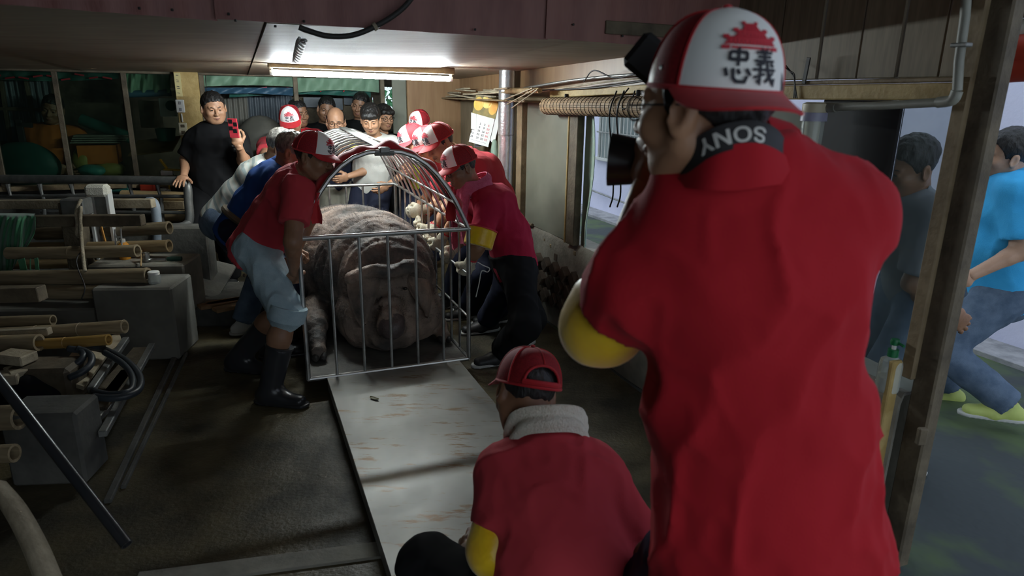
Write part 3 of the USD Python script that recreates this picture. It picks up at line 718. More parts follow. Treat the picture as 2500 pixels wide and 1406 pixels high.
mat('skin_pale', (.45, .26, .17), (.5, .3, .2), 12, .5, bump=.05, bscale=180)
mat('hair_black', (.008, .007, .007), (.016, .014, .013), 60, .5, stretch=(1, 1, .3), bump=.4, bscale=150)
mat('hair_grey', (.045, .04, .034), (.17, .16, .14), 60, .6, stretch=(1, 1, .3), bump=.4, bscale=150)
mat('eye_dark', (.015, .012, .01), rough=.2)
mat('lips', (.24, .09, .07), rough=.5)
mat('black_plastic', (.012, .012, .013), rough=.35)
mat('black_matte', (.018, .018, .02), rough=.7)
mat('white_paint', (.6, .6, .57), rough=.6)
mat('paper', (.72, .72, .70), rough=.8)
mat('pig_skin', (.045, .039, .035), (.33, .235, .18), 2.8, .7, bump=.7, bscale=34, lo=.42, hi=.70, detail=7, stretch=(1, 1, 1))
mat('pig_dark', (.02, .018, .017), (.045, .038, .034), 8, .7, bump=.5, bscale=60)
mat('pig_snout', (.055, .042, .04), (.10, .07, .065), 9, .45, bump=.4, bscale=80)
mat('tray', (.05, .048, .042), (.14, .13, .115), 5, .6, metal=.3, bump=.2)
mat('red_cloth', (.50, .012, .02), (.42, .01, .016), 8, .75, sheen=.2)
def _ramp(n, L):
    n['tc2'] = ('texture_coordinate', {}); n['m2'] = ('mapping', {'scale': (1.6, 9, 1), 'rotation': (0, 0, -ANG)})
    n['n2'] = ('noise_texture', {'scale': 3.0, 'detail': 7.0, 'roughness': 0.7}); n['r2'] = ('rgb_ramp', {'ramp': [(.565, (0, 0, 0)), (.63, (1, 1, 1))]})
    n['mx'] = ('mix', {'mix_type': 'mix', 'color2': (.13, .075, .03)})
    L.remove(('rp.color', 'p.base_color'))
    L += [('tc2.object', 'm2.vector'), ('m2.vector', 'n2.vector'), ('n2.fac', 'r2.fac'), ('r2.color', 'mx.fac'), ('rp.color', 'mx.color1'), ('mx.color', 'p.base_color')]
mat('ramp_metal', (.15, .146, .13), (.22, .214, .195), 3, .42, metal=.35, r2=.55, bump=.06, bscale=14, extra=_ramp)
glow('tube_glow', (.86, .97, 1.0), TUBE_STRENGTH)
pane('glass_dim', (.70, .77, .72), .02, 1.2, haze=.02, hazec=(.10, .13, .11))
pane('glass_side', (.85, .88, .87), .03, 1.3, haze=.14, hazec=(.20, .25, .24))
pane('clear_plastic', (.8, .84, .82), .1, 1.4, haze=.35, hazec=(.6, .62, .58))

# ---------------------------------------------------------------- the setting
struct('floor', sbx(-8, 2.0, -4, 9.6, -.08, 0), 'floor_wet', 'dark wet stained concrete floor of the shed')
struct('alley_ground', sbx(2.0, 4.9, -4, 14, -.08, -.004), 'alley_ground', 'mossy green and grey ground of the alley outside')
struct('alley_wall', sbx(4.77, 4.95, -3, 14, -.05, 4.2), 'alley_wall', 'pale lavender plastered wall along the alley outside')
struct('alley_kerb', sbx(4.45, 4.77, -3, 14, -.02, .03), 'stain_strip', 'whitish cement strip at the foot of the alley wall')
# the ceiling: plywood sheets nailed side by side, falling a little to the back
cz = lambda t: 1.84 - (t - 2.6) * .024
cl = thing('ceiling', 'low stained plywood ceiling over the pens', 'ceiling', B(0, 4.6, 1.79), kind='structure')
edges = [-6.0, -2.35, -1.12, .12, 1.34, 2.03]
for i, (a, b) in enumerate(zip(edges[:-1], edges[1:])):
    dz = (.0, .006, .0, -.004, .003)[i]
    n = 7; G = np.array([[B(a + .004 + (b - a - .008) * u, 2.6 + (6.75 - 2.6) * w, cz(2.6 + 4.15 * w) + .008 + dz + .012 * math.sin(3.1 * u) * math.sin(5 * w + i)) for w in np.linspace(0, 1, 13)] for u in np.linspace(0, 1, n)])
    part(cl, 'ceiling_sheet', sheet(G, .01), 'ply')
# maroon sheet metal fascia in front of the ceiling, two overlapping sheets
fa = thing('fascia', 'faded maroon sheet fascia hanging in front of the ceiling', 'fascia', B(.5, 2.55, 1.8), kind='structure')
def fpts(pix, t): return [on_t(px, py, t) for px, py in pix]
def fsheet(pl, pr, t, wob):
    rows = []
    for u in np.linspace(0, 1, 24):
        lo_ = pl + (pr - pl) * u; rows.append([lo_ + V(0, 0, h) + D_ * (.006 * math.sin(u * 40 + wob) - .05 * h) for h in (0, .02, .25, .6, .9)])
    return sheet(np.array(rows), .006)
a0, a1 = on_t(-160, -2, 2.57), on_t(531, 51, 2.57); b0, b1 = on_t(527, 46, 2.55), on_t(1335, 97, 2.55); c0, c1 = on_t(1330, 94, 2.54), on_t(2012, 141, 2.54)
part(fa, 'fascia_sheet', fsheet(a0, a1, 2.57, 0), 'maroon'); part(fa, 'fascia_sheet', fsheet(b0, b1, 2.55, 2), 'maroon'); part(fa, 'fascia_sheet', fsheet(c0, c1, 2.54, 4), 'maroon')
part(fa, 'batten', [beam(on_t(1478, 54 + 12, 2.525), on_t(1690, 66 + 14, 2.525), .012, .05), beam(on_t(1880, 118, 2.525), on_t(2005, 128, 2.525), .012, .045)], 'wood_dark')
part(fa, 'nail', [bbox((.008, .006, .008), on_t(px, py, 2.53)) for px, py in ((340, 20), (420, 24), (558, 34), (575, 50), (672, 64), (742, 52), (1160, 72), (1400, 60), (1520, 88))], 'wire_dark')
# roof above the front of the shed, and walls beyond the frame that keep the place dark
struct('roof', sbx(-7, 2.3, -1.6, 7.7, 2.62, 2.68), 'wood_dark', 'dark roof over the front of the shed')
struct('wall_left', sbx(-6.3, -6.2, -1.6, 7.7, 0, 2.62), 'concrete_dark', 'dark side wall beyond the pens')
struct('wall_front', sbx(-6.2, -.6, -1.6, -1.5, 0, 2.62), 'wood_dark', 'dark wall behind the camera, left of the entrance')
g0, g1 = st(on_t(936, 235, 7.6))[0], st(on_t(966, 235, 7.6))[0]; gz0, gz1 = st(on_t(945, 270, 7.6))[2], st(on_t(945, 212, 7.6))[2]
q0, q1 = st(on_t(909, 235, 7.6))[0], st(on_t(911.5, 235, 7.6))[0]
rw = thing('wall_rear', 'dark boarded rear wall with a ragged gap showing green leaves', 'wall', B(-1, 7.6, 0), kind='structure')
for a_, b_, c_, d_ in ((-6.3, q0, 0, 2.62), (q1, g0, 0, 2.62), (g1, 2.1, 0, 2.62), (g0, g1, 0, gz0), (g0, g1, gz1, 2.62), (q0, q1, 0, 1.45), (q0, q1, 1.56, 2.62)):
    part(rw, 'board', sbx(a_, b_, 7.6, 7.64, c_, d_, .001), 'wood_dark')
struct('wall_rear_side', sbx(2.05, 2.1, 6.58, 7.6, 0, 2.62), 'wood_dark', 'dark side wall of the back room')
# right wall: low cement wall with a strip of bricks set askew
wr_ = thing('wall_right', 'rough low cement wall under the side windows', 'wall', B(2.1, 4, 0), kind='structure')
rows = []
ts = np.linspace(1.46, 6.6, 60)
prof = [(2.03, 0), (2.02, .2), (2.03, .45), (2.025, .62), (2.04, .655), (2.17, .66), (2.19, .63), (2.19, 0)]
G = np.array([[B(s_ + .012 * (meshkit.noise(np.array([t_ * 6, z_ * 9, 1.])) - .5), t_, max(z_ + (.015 * (meshkit.noise(np.array([t_ * 5, 2., s_ * 9])) - .5) if z_ > .1 else 0), 0)) for s_, z_ in prof] for t_ in ts])
part(wr_, 'cement_wall', sheet(G, .012), 'concrete')
rg = np.random.default_rng(3)
for r in range(3):
    for c_ in range(9 - r):
        t_ = 4.75 - c_ * .145 - r * .07; z_ = .43 - r * .115
        R = np.stack([E_, D_, V(0, 0, 1)]); R = rotm((1, 0, 0), math.radians(45 + rg.uniform(-7, 7))).T @ R
        part(wr_, 'brick', bbox((.06, .085, .085), B(2.012 + rg.uniform(-.006, .006), t_, z_), R, .006), 'brick_dark')
for (px, py, w) in ((1357, 628, .05), (1404, 618, .03), (1345, 600, .025), (1330, 585, .02)):
    p = on_s(px, py, 2.02); part(wr_, 'patch', bbox((.012, w, w), p, np.stack([E_, D_, V(0, 0, 1)]), .003), 'brick_dark' if w > .03 else 'wood_old')
# plank lining and posts of the right wall above it
pl = thing('plank_lining', 'tan plank lining behind the torn calendar', 'planks', B(2.08, 5.7, .66), kind='structure')
tt = [4.95, 5.16, 5.36, 5.53, 5.72, 5.93, 6.1, 6.32, 6.6]
for i, (a, b) in enumerate(zip(tt[:-1], tt[1:])):
    part(pl, 'plank', sbx(2.045 + .008 * (i % 2), 2.075, a + .003, b - .003, .66, 1.585), 'plank_tan')
up_ = thing('upper_boards', 'vertical brown boards above the side window beam', 'boards', B(2.06, 1.9, 1.69), kind='structure')
tb = [1.43, 1.55, 1.70, 1.86, 2.04, 2.25, 2.55]
for i, (a, b) in enumerate(zip(tb[:-1], tb[1:])):
    part(up_, 'board', sbx(2.04 + .004 * (i % 2), 2.065, a + .0025, b - .0025, 1.69, 2.62), 'plank_tan')
struct('trim_1', beam(B(2.015, 1.45, 1.648), B(2.015, 2.45, 1.640), .05, .052), 'wood_yellow', 'worm-eaten yellow beam over the side window')
struct('trim_2', beam(B(2.02, 1.45, 1.683), B(2.02, 2.45, 1.675), .05, .014), 'wood_old', 'brown batten on top of the yellow beam')
struct('trim_3', sbx(2.03, 2.09, 2.2, 6.6, 1.575, 1.60), 'wood_old', 'long wooden plate above the side windows')
struct('trim_4', sbx(2.045, 2.075, 2.5, 6.6, 1.60, 1.84), 'ply_brown', 'brown board strip between plate and ceiling')
struct('trim_5', sbx(1.985, 2.045, 4.80, 4.90, .655, 1.58), 'wood_old', 'light wooden window post beside the silver pipe')
struct('trim_6', sbx(2.0, 2.05, 3.905, 4.02, .655, 1.575), 'wood_dark', 'dark window post at the edge of the opening')
struct('trim_7', sbx(1.995, 2.01, 4.022, 4.04, .655, 1.575), 'wood_yellow', 'thin yellow edge strip on the grey panel')
struct('trim_8', sbx(1.99, 2.05, 3.07, 3.155, .655, 1.575), 'wood_old', 'wooden post at the near edge of the opening')
struct('trim_9', beam(on_s(1345, 231, 2.0), on_s(1640, 213, 2.0), .02, .042), 'wood_yellow', 'yellow wooden strip above the rolled blind')
struct('window_1', sbx(2.03, 2.045, 4.04, 4.80, .655, 1.575), 'panel_grey', 'grey green board panel filling the side window')
struct('wall_right_panel', sbx(2.05, 2.065, 2.0, 3.07, .655, 1.575), 'panel_grey', 'grey panel hidden behind the photographer')
struct('wall_right_dark', sbx(2.05, 2.07, 1.665, 2.0, .655, 1.62), 'black_matte', 'black board panel in the side window')
w2 = thing('window_2', 'dull glass pane between the black board and the leaning post', 'window', B(2.06, 1.55, .66), kind='structure')
part(w2, 'glass_pane', sbx(2.058, 2.062, 1.445, 1.665, .66, 1.62), 'glass_side')
# leaning corner post at the right: dark post with lighter planks nailed on
cp_ = thing('corner_post', 'old dark wooden corner post with yellow planks nailed on its inner side', 'post', B(2.07, 1.4, 0), kind='structure')
part(cp_, 'post', beam(B(2.067, 1.40, .02), B(2.067, 1.40, 2.62), .055, .08, up=D_, ch=.006), 'wood_dark')
part(cp_, 'side_plank', beam(B(2.03, 1.452, .72), B(2.03, 1.445, 2.62), .045, .022, up=E_), 'wood_old')
part(cp_, 'side_plank', beam(on_s(2188, 880, 1.99), on_s(2188, 880, 1.99) - V(0, 0, .45), .02, .045, up=E_), 'wood_yellow')
part(cp_, 'latch', bbox((.03, .02, .06), on_t(2250, 1065, 1.34)), 'wood_dark')
# back wall: column, mullions, header, panes
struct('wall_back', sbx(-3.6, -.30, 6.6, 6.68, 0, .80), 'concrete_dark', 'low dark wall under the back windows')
struct('trim_10', sbx(-.46, -.275, 6.50, 6.62, .5, 1.76), 'wood_yellow', 'yellow-brown wooden column with two wall sockets')
struct('trim_11', sbx(-3.6, 2.03, 6.56, 6.62, 1.735, 1.80), 'wood_dark', 'dark header beam over the back windows')
struct('trim_12', sbx(-3.6, -.28, 6.52, 6.64, .80, .84), 'wood_old', 'wooden sill of the back windows')
for k, (s_, lab) in enumerate(((-.255, 'narrow dark mullion right of the wooden column'), (-.843, 'thin wooden mullion right of the man in orange'), (-1.33, 'wooden mullion in front of the man in orange'), (-1.80, 'leftmost wooden mullion of the back windows'), (.517, 'thin mullion above the heads in the back'), (1.30, 'dark mullion right of the bright leafy gap'))):
    struct(f'trim_{13 + k}', sbx(s_ - .02, s_ + .02, 6.585, 6.625, .84 if s_ < -.4 else 0, 1.74), 'wood_dark', lab)
struct('wall_back_end', sbx(1.525, 2.06, 6.54, 6.58, 0, 1.80), 'ply_brown', 'smooth brown board at the end of the back wall')
struct('wall_back_grey', sbx(1.39, 1.525, 6.58, 6.60, 0, 1.74), 'panel_grey', 'narrow grey board beside the brown board')
for k, (a, b, lab) in enumerate(((-1.31, -.865, 'dim glass pane in front of the man in orange'), (-.82, -.46, 'dim glass pane left of the wooden column'), (-1.78, -1.35, 'dim glass pane at the far left'))):
    w = thing(f'window_{3 + k}', lab, 'window', B((a + b) / 2, 6.6, .84), kind='structure')
    part(w, 'glass_pane', sbx(a, b, 6.60, 6.604, .84, 1.735), 'glass_dim')

# ---------------------------------------------------------------- the fluorescent lamp
tl0, tl1 = on_t(667, 177, 4.75), on_t(1097, 192.5, 4.75)
lamp = thing('fluorescent_lamp', 'long white fluorescent batten glowing under the ceiling', 'lamp', (tl0 + tl1) / 2)
part(lamp, 'tube', rod(tl0, tl1, .0185, 16), 'tube_glow', 'glowing white tube', smooth=True)
u = nrm(tl1 - tl0)
part(lamp, 'batten', beam(tl0 - u * .03 + V(0, 0, .052), tl1 + u * .03 + V(0, 0, .052), .07, .045), 'wood_old', 'brownish batten above the tube')
for p, q in ((tl0, u), (tl1, -u)): part(lamp, 'socket', [rod(p - q * .022, p + q * .004, .017, 12), bbox((.02, .02, .045), p - q * .012 + V(0, 0, .02))], 'white_paint')
# ---------------------------------------------------------------- ramp board, cage, boar
rmp = thing('ramp_board', 'wide scratched metal covered board leading to the cage', 'board', B(.72, 2.4, 0))
part(rmp, 'metal_top', sbx(.335, 1.10, 1.80, 3.56, .088, .10, .003), 'ramp_metal', 'grey metal top with rusty scratches')
part(rmp, 'side_rail', [sbx(.337, .36, 1.8, 3.55, .03, .088), sbx(1.075, 1.098, 1.8, 3.55, .03, .088)], 'steel_dull')
for t_ in (1.84, 2.4, 2.9, 3.45): part(rmp, 'cross_bar', sbx(.36, 1.075, t_, t_ + .05, .0, .088), 'wood_dark')
lf = np.array([[(x * .03, y * .012 * (1 - x * x) ** .6, .004 * abs(y) + .006 * x * x) for y in (-1, -.5, 0, .5, 1)] for x in np.linspace(-.98, .98, 9)])
solo('fallen_leaf', place(sheet(lf, .0008), atz(914, 974, .102), E_ * .6 - D_ * .8, E_ * .8 + D_ * .6), mat('leaf_dry', (.10, .09, .03), rough=.6), 'dry brown leaf lying on the metal board', 'leaf', smooth=True)

CS1, CT0, CT1 = 1.16, 3.56, 5.5        # the cage in the building frame
CZ = lambda t, z: z + (t - CT0) * .006            # the men lift its far end a little
cg = thing('animal_cage', 'barred steel carrying cage with arched top holding the boar', 'cage', B(.7, 4.6, .0))
Z0, ZT = .10, .885
S0 = lambda t: .24 + (t - CT0) * .065       # it tapers a little to the back
CM = lambda t: (S0(t) + CS1) / 2
cm = CM(CT0)
def hoop_pt(t, x, off=0.0):
    "a point of the arched top: x from -1 (left) to 1 (right)"
    hw = (CS1 - S0(t)) / 2
    lat = math.copysign(abs(math.sin(x * math.pi / 2)) ** .9, x); k = abs(lat)
    return B(CM(t) + (hw + off) * lat, t, CZ(t, ZT + .44 * (1 - k ** 2.5) + off * (1 - k)))
def arch(t, n=21):
    return np.array([hoop_pt(t, x) for x in np.linspace(-1, 1, n)])
part(cg, 'floor_tray', sheet(np.array([[B(S0(CT0), CT0, .093), B(CS1, CT0, .093)], [B(S0(CT1), CT1, .093), B(CS1, CT1, .093)]]), .014), 'tray', 'grey floor tray of the cage')
part(cg, 'runner', [sbx(.46, .52, CT0 + .06, CT1, .0, .085), sbx(CS1 - .16, CS1 - .1, CT0, CT1, 0, .085)][0], 'wood_dark'); part(cg, 'runner', sbx(CS1 - .16, CS1 - .1, CT0 + .06, CT1, 0, .085), 'wood_dark')
for sf in (S0, lambda t: CS1):
    part(cg, 'base_rail', rod(B(sf(CT0), CT0, Z0), B(sf(CT1), CT1, CZ(CT1, Z0)), .012), 'steel')
    for z_ in (.36, .62, ZT): part(cg, 'side_rail', rod(B(sf(CT0), CT0, z_), B(sf(CT1), CT1, CZ(CT1, z_)), .0075 if z_ < .8 else .010), 'steel')
for t_ in (CT0, CT1):
    part(cg, 'end_rail', rod(B(S0(t_), t_, CZ(t_, Z0)), B(CS1, t_, CZ(t_, Z0)), .012), 'steel')
    part(cg, 'end_top_bar', rod(B(S0(t_) - .01, t_, CZ(t_, ZT)), B(CS1 + .01, t_, CZ(t_, ZT)), .0125), 'steel')
    for k in range(1, 6):
        s_ = S0(t_) + (CS1 - S0(t_)) * k / 6; part(cg, 'end_bar', rod(B(s_, t_, CZ(t_, Z0)), B(s_, t_, CZ(t_, ZT)), .0085), 'steel')
NH = 12
for k in range(NH):
    t_ = CT0 + (CT1 - CT0) * k / (NH - 1); A = arch(t_); end = k in (0, NH - 1)
    P = np.vstack([[B(S0(t_), t_, CZ(t_, Z0))], [B(S0(t_), t_, CZ(t_, .5))], A, [B(CS1, t_, CZ(t_, .5))], [B(CS1, t_, CZ(t_, Z0))]])
    part(cg, 'hoop', tube(P, .0125 if end else .008, 8), 'steel')
for x_ in (-.62, -.3, .3, .62):
    f_ = lambda t: hoop_pt(t, x_, -.008)
    part(cg, 'roof_rail', rod(f_(CT0), f_(CT1), .007), 'steel')
part(cg, 'ridge_bar', beam(B(cm, CT0 - .02, CZ(CT0, ZT + .452)), B(CM(CT1), CT1, CZ(CT1, ZT + .452)), .055, .008), 'steel', 'flat ridge bar along the top')
part(cg, 'clamp', [bbox((.05, .05, .03), B(cm, CT0, CZ(CT0, ZT + .445)), np.stack([E_, D_, V(0, 0, 1)])), rod(B(cm - .05, CT0, ZT + .43), B(cm + .05, CT0, ZT + .43), .016)], 'steel_dull')
# red cloth over the front hoop
rows = []
for x in np.linspace(-.66, .72, 60):
    sag = .012 * math.sin(x * 23) + .01 * math.sin(x * 41)
    rows.append([hoop_pt(CT0 + dt, x, o) for o, dt in ((.004, .022), (.02 + sag * .4, .025), (.034 + sag, .06), (.034 + sag, .12 + .02 * math.sin(x * 9)), (.012, .20 + .03 * math.sin(x * 9)))])
solo('red_cloth', sheet(np.array(rows), .004), 'red_cloth', 'red cloth draped along the front hoop of the cage', 'cloth', smooth=True)
# the tied cloth strips at both ends of the drape
for i, (px, py, Y_, L_) in enumerate(((770, 470, 3.42, .16), (1100, 455, 3.85, .2))):
    p = at(px, py, Y_); G = np.array([[p + V(-.02 + .04 * u_ + .01 * math.sin(w_ * 6 + u_ * 3), .012 * math.sin(u_ * 7 + w_ * 5), -w_ * L_) for u_ in np.linspace(0, 1, 6)] for w_ in np.linspace(0, 1, 9)])
    solo('cloth_end', sheet(G, .003), 'red_cloth', ('loose red cloth end hanging at the left foot of the hoop', 'loose red cloth end hanging at the right of the hoop')[i], 'cloth', smooth=True)

def boar():
    who = thing('boar', 'huge dark bristly boar lying in the cage with its head to the front', 'boar', B(.66, 4.4, .1))
    R = np.stack([E_, D_, V(0, 0, 1)])
    P = lambda s_, t_, z_: B(cm + s_, CT0 + t_, .1 + z_)
    s = Soft(P(0, .95, .4) - V(1.05, 1.2, .55), P(0, .95, .4) + V(1.05, 1.2, .6), .012)
    SN = P(.035, .07, .205)
    def fold(Q):
        q = (Q - P(0, 0, 0)); ls, lt, lz = q @ E_, q @ D_, q[..., 2]
        w = meshkit.noise(np.stack([ls * 7, lt * 30, lz * 5], -1), 8)
        r = np.linalg.norm(Q - SN, axis=-1); ring = np.sin(r * 75 + 3 * meshkit.noise(Q * 14, 12)) * np.clip((.30 - r) / .12, 0, 1) * np.clip((r - .06) / .05, 0, 1)
        return .014 * (1 - np.abs(2 * w - 1)) ** 2 - .006 + .007 * (meshkit.noise(Q * 42, 9) - .5) + .006 * ring
    s.add(ellip(P(-.05, 1.38, .35), (.43, .58, .375), R), 0, warp=fold)
    s.add(ellip(P(-.03, 1.0, .39), (.42, .36, .395), R), .03, warp=fold)
    s.add(ellip(P(.05, .74, .40), (.385, .23, .385), R), .015, warp=fold)          # neck rolls
    s.add(ellip(P(.07, .60, .40), (.355, .2, .365), R), .012, warp=fold)
    s.add(ellip(P(.08, .48, .38), (.31, .22, .33), R), .014, warp=fold)          # forehead and cheeks
    for x in (-1, 1): s.add(ellip(P(.08 + x * .17, .42, .20), (.165, .19, .20), R), .02, warp=fold)
    s.add(ellip(P(.07, .32, .12), (.2, .16, .12), R), .03, warp=fold)
    s.add(oval(P(.06, .40, .36), P(.035, .17, .215), .12, .125, .082, .085, E_), .03, warp=fold)     # muzzle
    # brow rolls, then the creases under them
    s.add(tube_prim([P(-.16, .30, .47), P(-.05, .25, .515), P(.07, .245, .50), P(.19, .27, .52), P(.27, .33, .46)], .045), .04, warp=fold)
    s.sub(tube_prim([P(-.17, .27, .42), P(-.05, .225, .455), P(.07, .215, .44), P(.2, .25, .455)], .016), .035)
    s.sub(tube_prim([P(-.14, .26, .62), P(0, .28, .645), P(.14, .28, .63)], .016), .04)
    for z_, t_, w in ((.335, .235, .085), (.295, .20, .08)): s.sub(tube_prim([P(.04 - w, t_ + .03, z_), P(.04, t_, z_ + .012), P(.04 + w, t_ + .03, z_)], .008), .02)
    s.sub(tube_prim([P(-.2, .31, .38), P(-.15, .22, .3), P(-.13, .19, .2), P(-.15, .2, .1)], .014), .03)
    s.sub(tube_prim([P(.27, .31, .38), P(.23, .22, .3), P(.2, .19, .2), P(.21, .2, .1)], .014), .03)
    s.sub(tube_prim([P(-.08, .16, .135), P(.04, .13, .125), P(.15, .165, .14)], .010), .02)         # mouth
    # forelegs lying folded in front of the flanks
    s.add(cone(P(-.33, .74, .17), P(-.37, .46, .14), .10, .07), .04, warp=fold).add(cone(P(-.37, .46, .14), P(-.375, .26, .06), .066, .046), .03, warp=fold)
    s.add(cone(P(.35, .72, .17), P(.385, .46, .12), .09, .06), .04, warp=fold).add(cone(P(.385, .46, .12), P(.39, .3, .05), .055, .045), .03, warp=fold)
    s.clip(P(0, 0, .002), V(0, 0, -1))
    part(who, 'body', tidy(s.mesh(), 1), 'pig_skin', smooth=True)
    # snout disc with two nostrils
    n = Soft(SN - .16, SN + .16, .006)
    ax = nrm(P(.03, .03, .195) - P(.06, .3, .36)); c_ = P(.033, .14, .205)
    n.add(oval(c_ - ax * .03, c_ + ax * .012, .080, .074, .074, .068, E_), 0)
    n.add(tube_prim([c_ + ax * .01 + E_ * .068 * math.cos(a) + V(0, 0, .062 * math.sin(a)) for a in np.linspace(0, 2 * math.pi, 13)], .009), .012)
    for x in (-1, 1): n.sub(ellip(c_ + ax * .02 + E_ * x * .030 + V(0, 0, .006), (.018, .035, .022), R), .012)
    part(who, 'snout', tidy(n.mesh(), 1), 'pig_snout', smooth=True)
    # ears folded forward over the eyes
    for x, z_, big in ((-1, .44, 1.0), (1, .40, .8)):
        rows = []
        for u_ in np.linspace(0, 1, 12):
            w = .105 * big * math.sin(math.pi * min(.5 + u_ * .5, .985)) ** .75
            c2 = P(.07 + x * (.155 + .03 * u_), .285 - .085 * math.sin(u_ * 2.0), z_ + .05 - .27 * big * u_)
            rows.append([c2 + (E_ * v_ * w * .9 + D_ * (.07 * v_ * v_ - .035 + .012 * math.sin(v_ * 6 + u_ * 4)) * (1 - .3 * u_) + V(0, 0, .03 * v_ * x * -1)) for v_ in np.linspace(-1, 1, 9)])
        part(who, 'ear', sheet(np.array(rows), .018), 'pig_skin', smooth=True)
    for x in (-.045, .14): part(who, 'eye', ellmesh(P(x, .232, .40), (.014, .012, .01)), 'eye_dark', smooth=True)
    for x in (-.376, .390):
        for k in (-1, 1): part(who, 'hoof', ellmesh(P(x + k * .022, .25 if x < 0 else .29, .034), (.022, .055, .028), R), 'pig_dark', smooth=True)
    # bristles along the back and flanks
    b = tidy(s.mesh(), 2); rng = np.random.default_rng(5)
    pts, fi = trimesh.sample.sample_surface(b, 9000, seed=5); nn = b.face_normals[fi]
    ok = (pts[:, 2] > .3); pts, nn = pts[ok], nn[ok]
    dirn = nn + np.outer(np.ones(len(nn)), D_ * .8) + rng.normal(0, .25, nn.shape); dirn /= np.linalg.norm(dirn, axis=1, keepdims=True)
    Ls = rng.uniform(.012, .026, len(pts))[:, None]; c0 = pts - base_of(str(who.GetPath()))
    P3 = np.stack([c0, c0 + dirn * Ls * .5, c0 + dirn * Ls - V(0, 0, .003)], 1).reshape(-1, 3)
    bc = UsdGeom.BasisCurves.Define(stage, numbered(f'{who.GetPath()}/bristles'))
    bc.CreateTypeAttr('linear'); bc.CreateCurveVertexCountsAttr([3] * len(pts)); bc.CreatePointsAttr(Vt.Vec3fArray.FromNumpy(P3.astype(np.float32)))
    bc.CreateWidthsAttr([.0009]); bc.SetWidthsInterpolation('constant'); UsdShade.MaterialBindingAPI.Apply(bc.GetPrim()).Bind(LOOK('pig_dark')); tag(bc.GetPrim(), kind='stuff')
    # straw and dirt under it
def tube_prim(P, r):
    P = smoothpath(P, 4)
    prims = [cone(a, b, r, r) for a, b in zip(P[:-1], P[1:])]
    fn = lambda Q: np.minimum.reduce([p[0](Q) for p in prims])
    return fn, np.min([p[1] for p in prims], 0), np.max([p[2] for p in prims], 0)
def ellmesh(c, r, R=None):
    m = trimesh.creation.icosphere(2, 1.0); v = m.vertices * V(*r); v = v if R is None else v @ np.asarray(R); return trimesh.Trimesh(v + np.asarray(c), m.faces, process=False)
boar()
# ---------------------------------------------------------------- the people
mat('shirt_stripe', (.55, .55, .50), rough=.85, extra=lambda n, L: (n.update({'m3': ('mapping', {'rotation': (0, math.radians(42), 0)}), 'tc3': ('texture_coordinate', {}),
    'w': ('wave_texture', {'scale': 4.2, 'distortion': .6, 'bands_direction': 'x'}), 'r3': ('rgb_ramp', {'ramp': [(0, (.30, .36, .36)), (.16, (.34, .40, .40)), (.22, (.58, .58, .53)), (.8, (.62, .62, .57)), (1, (.55, .62, .58))]})}),
    L.extend([('tc3.object', 'm3.vector'), ('m3.vector', 'w.vector'), ('w.fac', 'r3.fac'), ('r3.color', 'p.base_color')])))
LATL, LATR = V(.37, -.93, 0), V(-.37, .93, 0)     # the right hand side of those facing the cage from its left and from its right
UP = V(0, 0, 1)
def zat(px, z, y):
    "the point at the depth y and height z seen in the column px"
    a = at(px, 300, y); b = at(px, 800, y); k = (z - a[2]) / (b[2] - a[2]); return a + (b - a) * k
def towel(info, m, name='towel', r=.082, low=.0, ends=(.2, .28), width=.085, lab=None, hang=False):
    "a cloth laid round the neck with both ends hanging over the chest"
    nb, fw, lat, sp = info['nb'], info['fw'], info['lat'], info['spine']
    path = []
    for i, sg in ((0, -1), (1, 1)):
        side = [nb - sp * .02 + lat * sg * r * .95 + fw * .0 + sp * .02, nb - sp * .05 + lat * sg * r * .8 + fw * .085, nb - sp * .05 + lat * sg * r * .7 + fw * .115 - UP * ends[i] * .5, nb - sp * .05 + lat * sg * r * .68 + fw * .11 - UP * ends[i]]
        if hang:        # the wearer stoops, so the ends hang plumb
            hf_ = nrm((fw + sp) * V(1, 1, 0)); q1 = nb + lat * sg * r * .8 + hf_ * .085 + sp * .01
            side = [nb + lat * sg * r * .95 + sp * .03, q1, q1 - UP * ends[i] * .5 + hf_ * .012 + lat * sg * .01, q1 - UP * ends[i] + lat * sg * .015]
        path.append(side)
    mid = nb - fw * r * 1.02 + sp * .03
    P = smoothpath(path[0][::-1] + [nb - fw * r * .75 + lat * -r * .7 + sp * .028, mid, nb - fw * r * .75 + lat * r * .7 + sp * .028] + path[1], 7)
    T = np.gradient(P, axis=0); rows = []
    for p, t in zip(P, T):
        out = p - nb; out = nrm(out - sp * (out @ sp)); w = np.cross(nrm(t), out); w = nrm(w)
        rows.append([p + w * width * v_ + out * (.012 + .012 * math.cos(v_ * 9 + p[2] * 30) * .6 + .01 * (1 - v_ * v_)) for v_ in np.linspace(-.5, .5, 9)])
    return part(info['who'], name, sheet(np.array(rows), .007), m, lab, smooth=True)
SHOULD = []
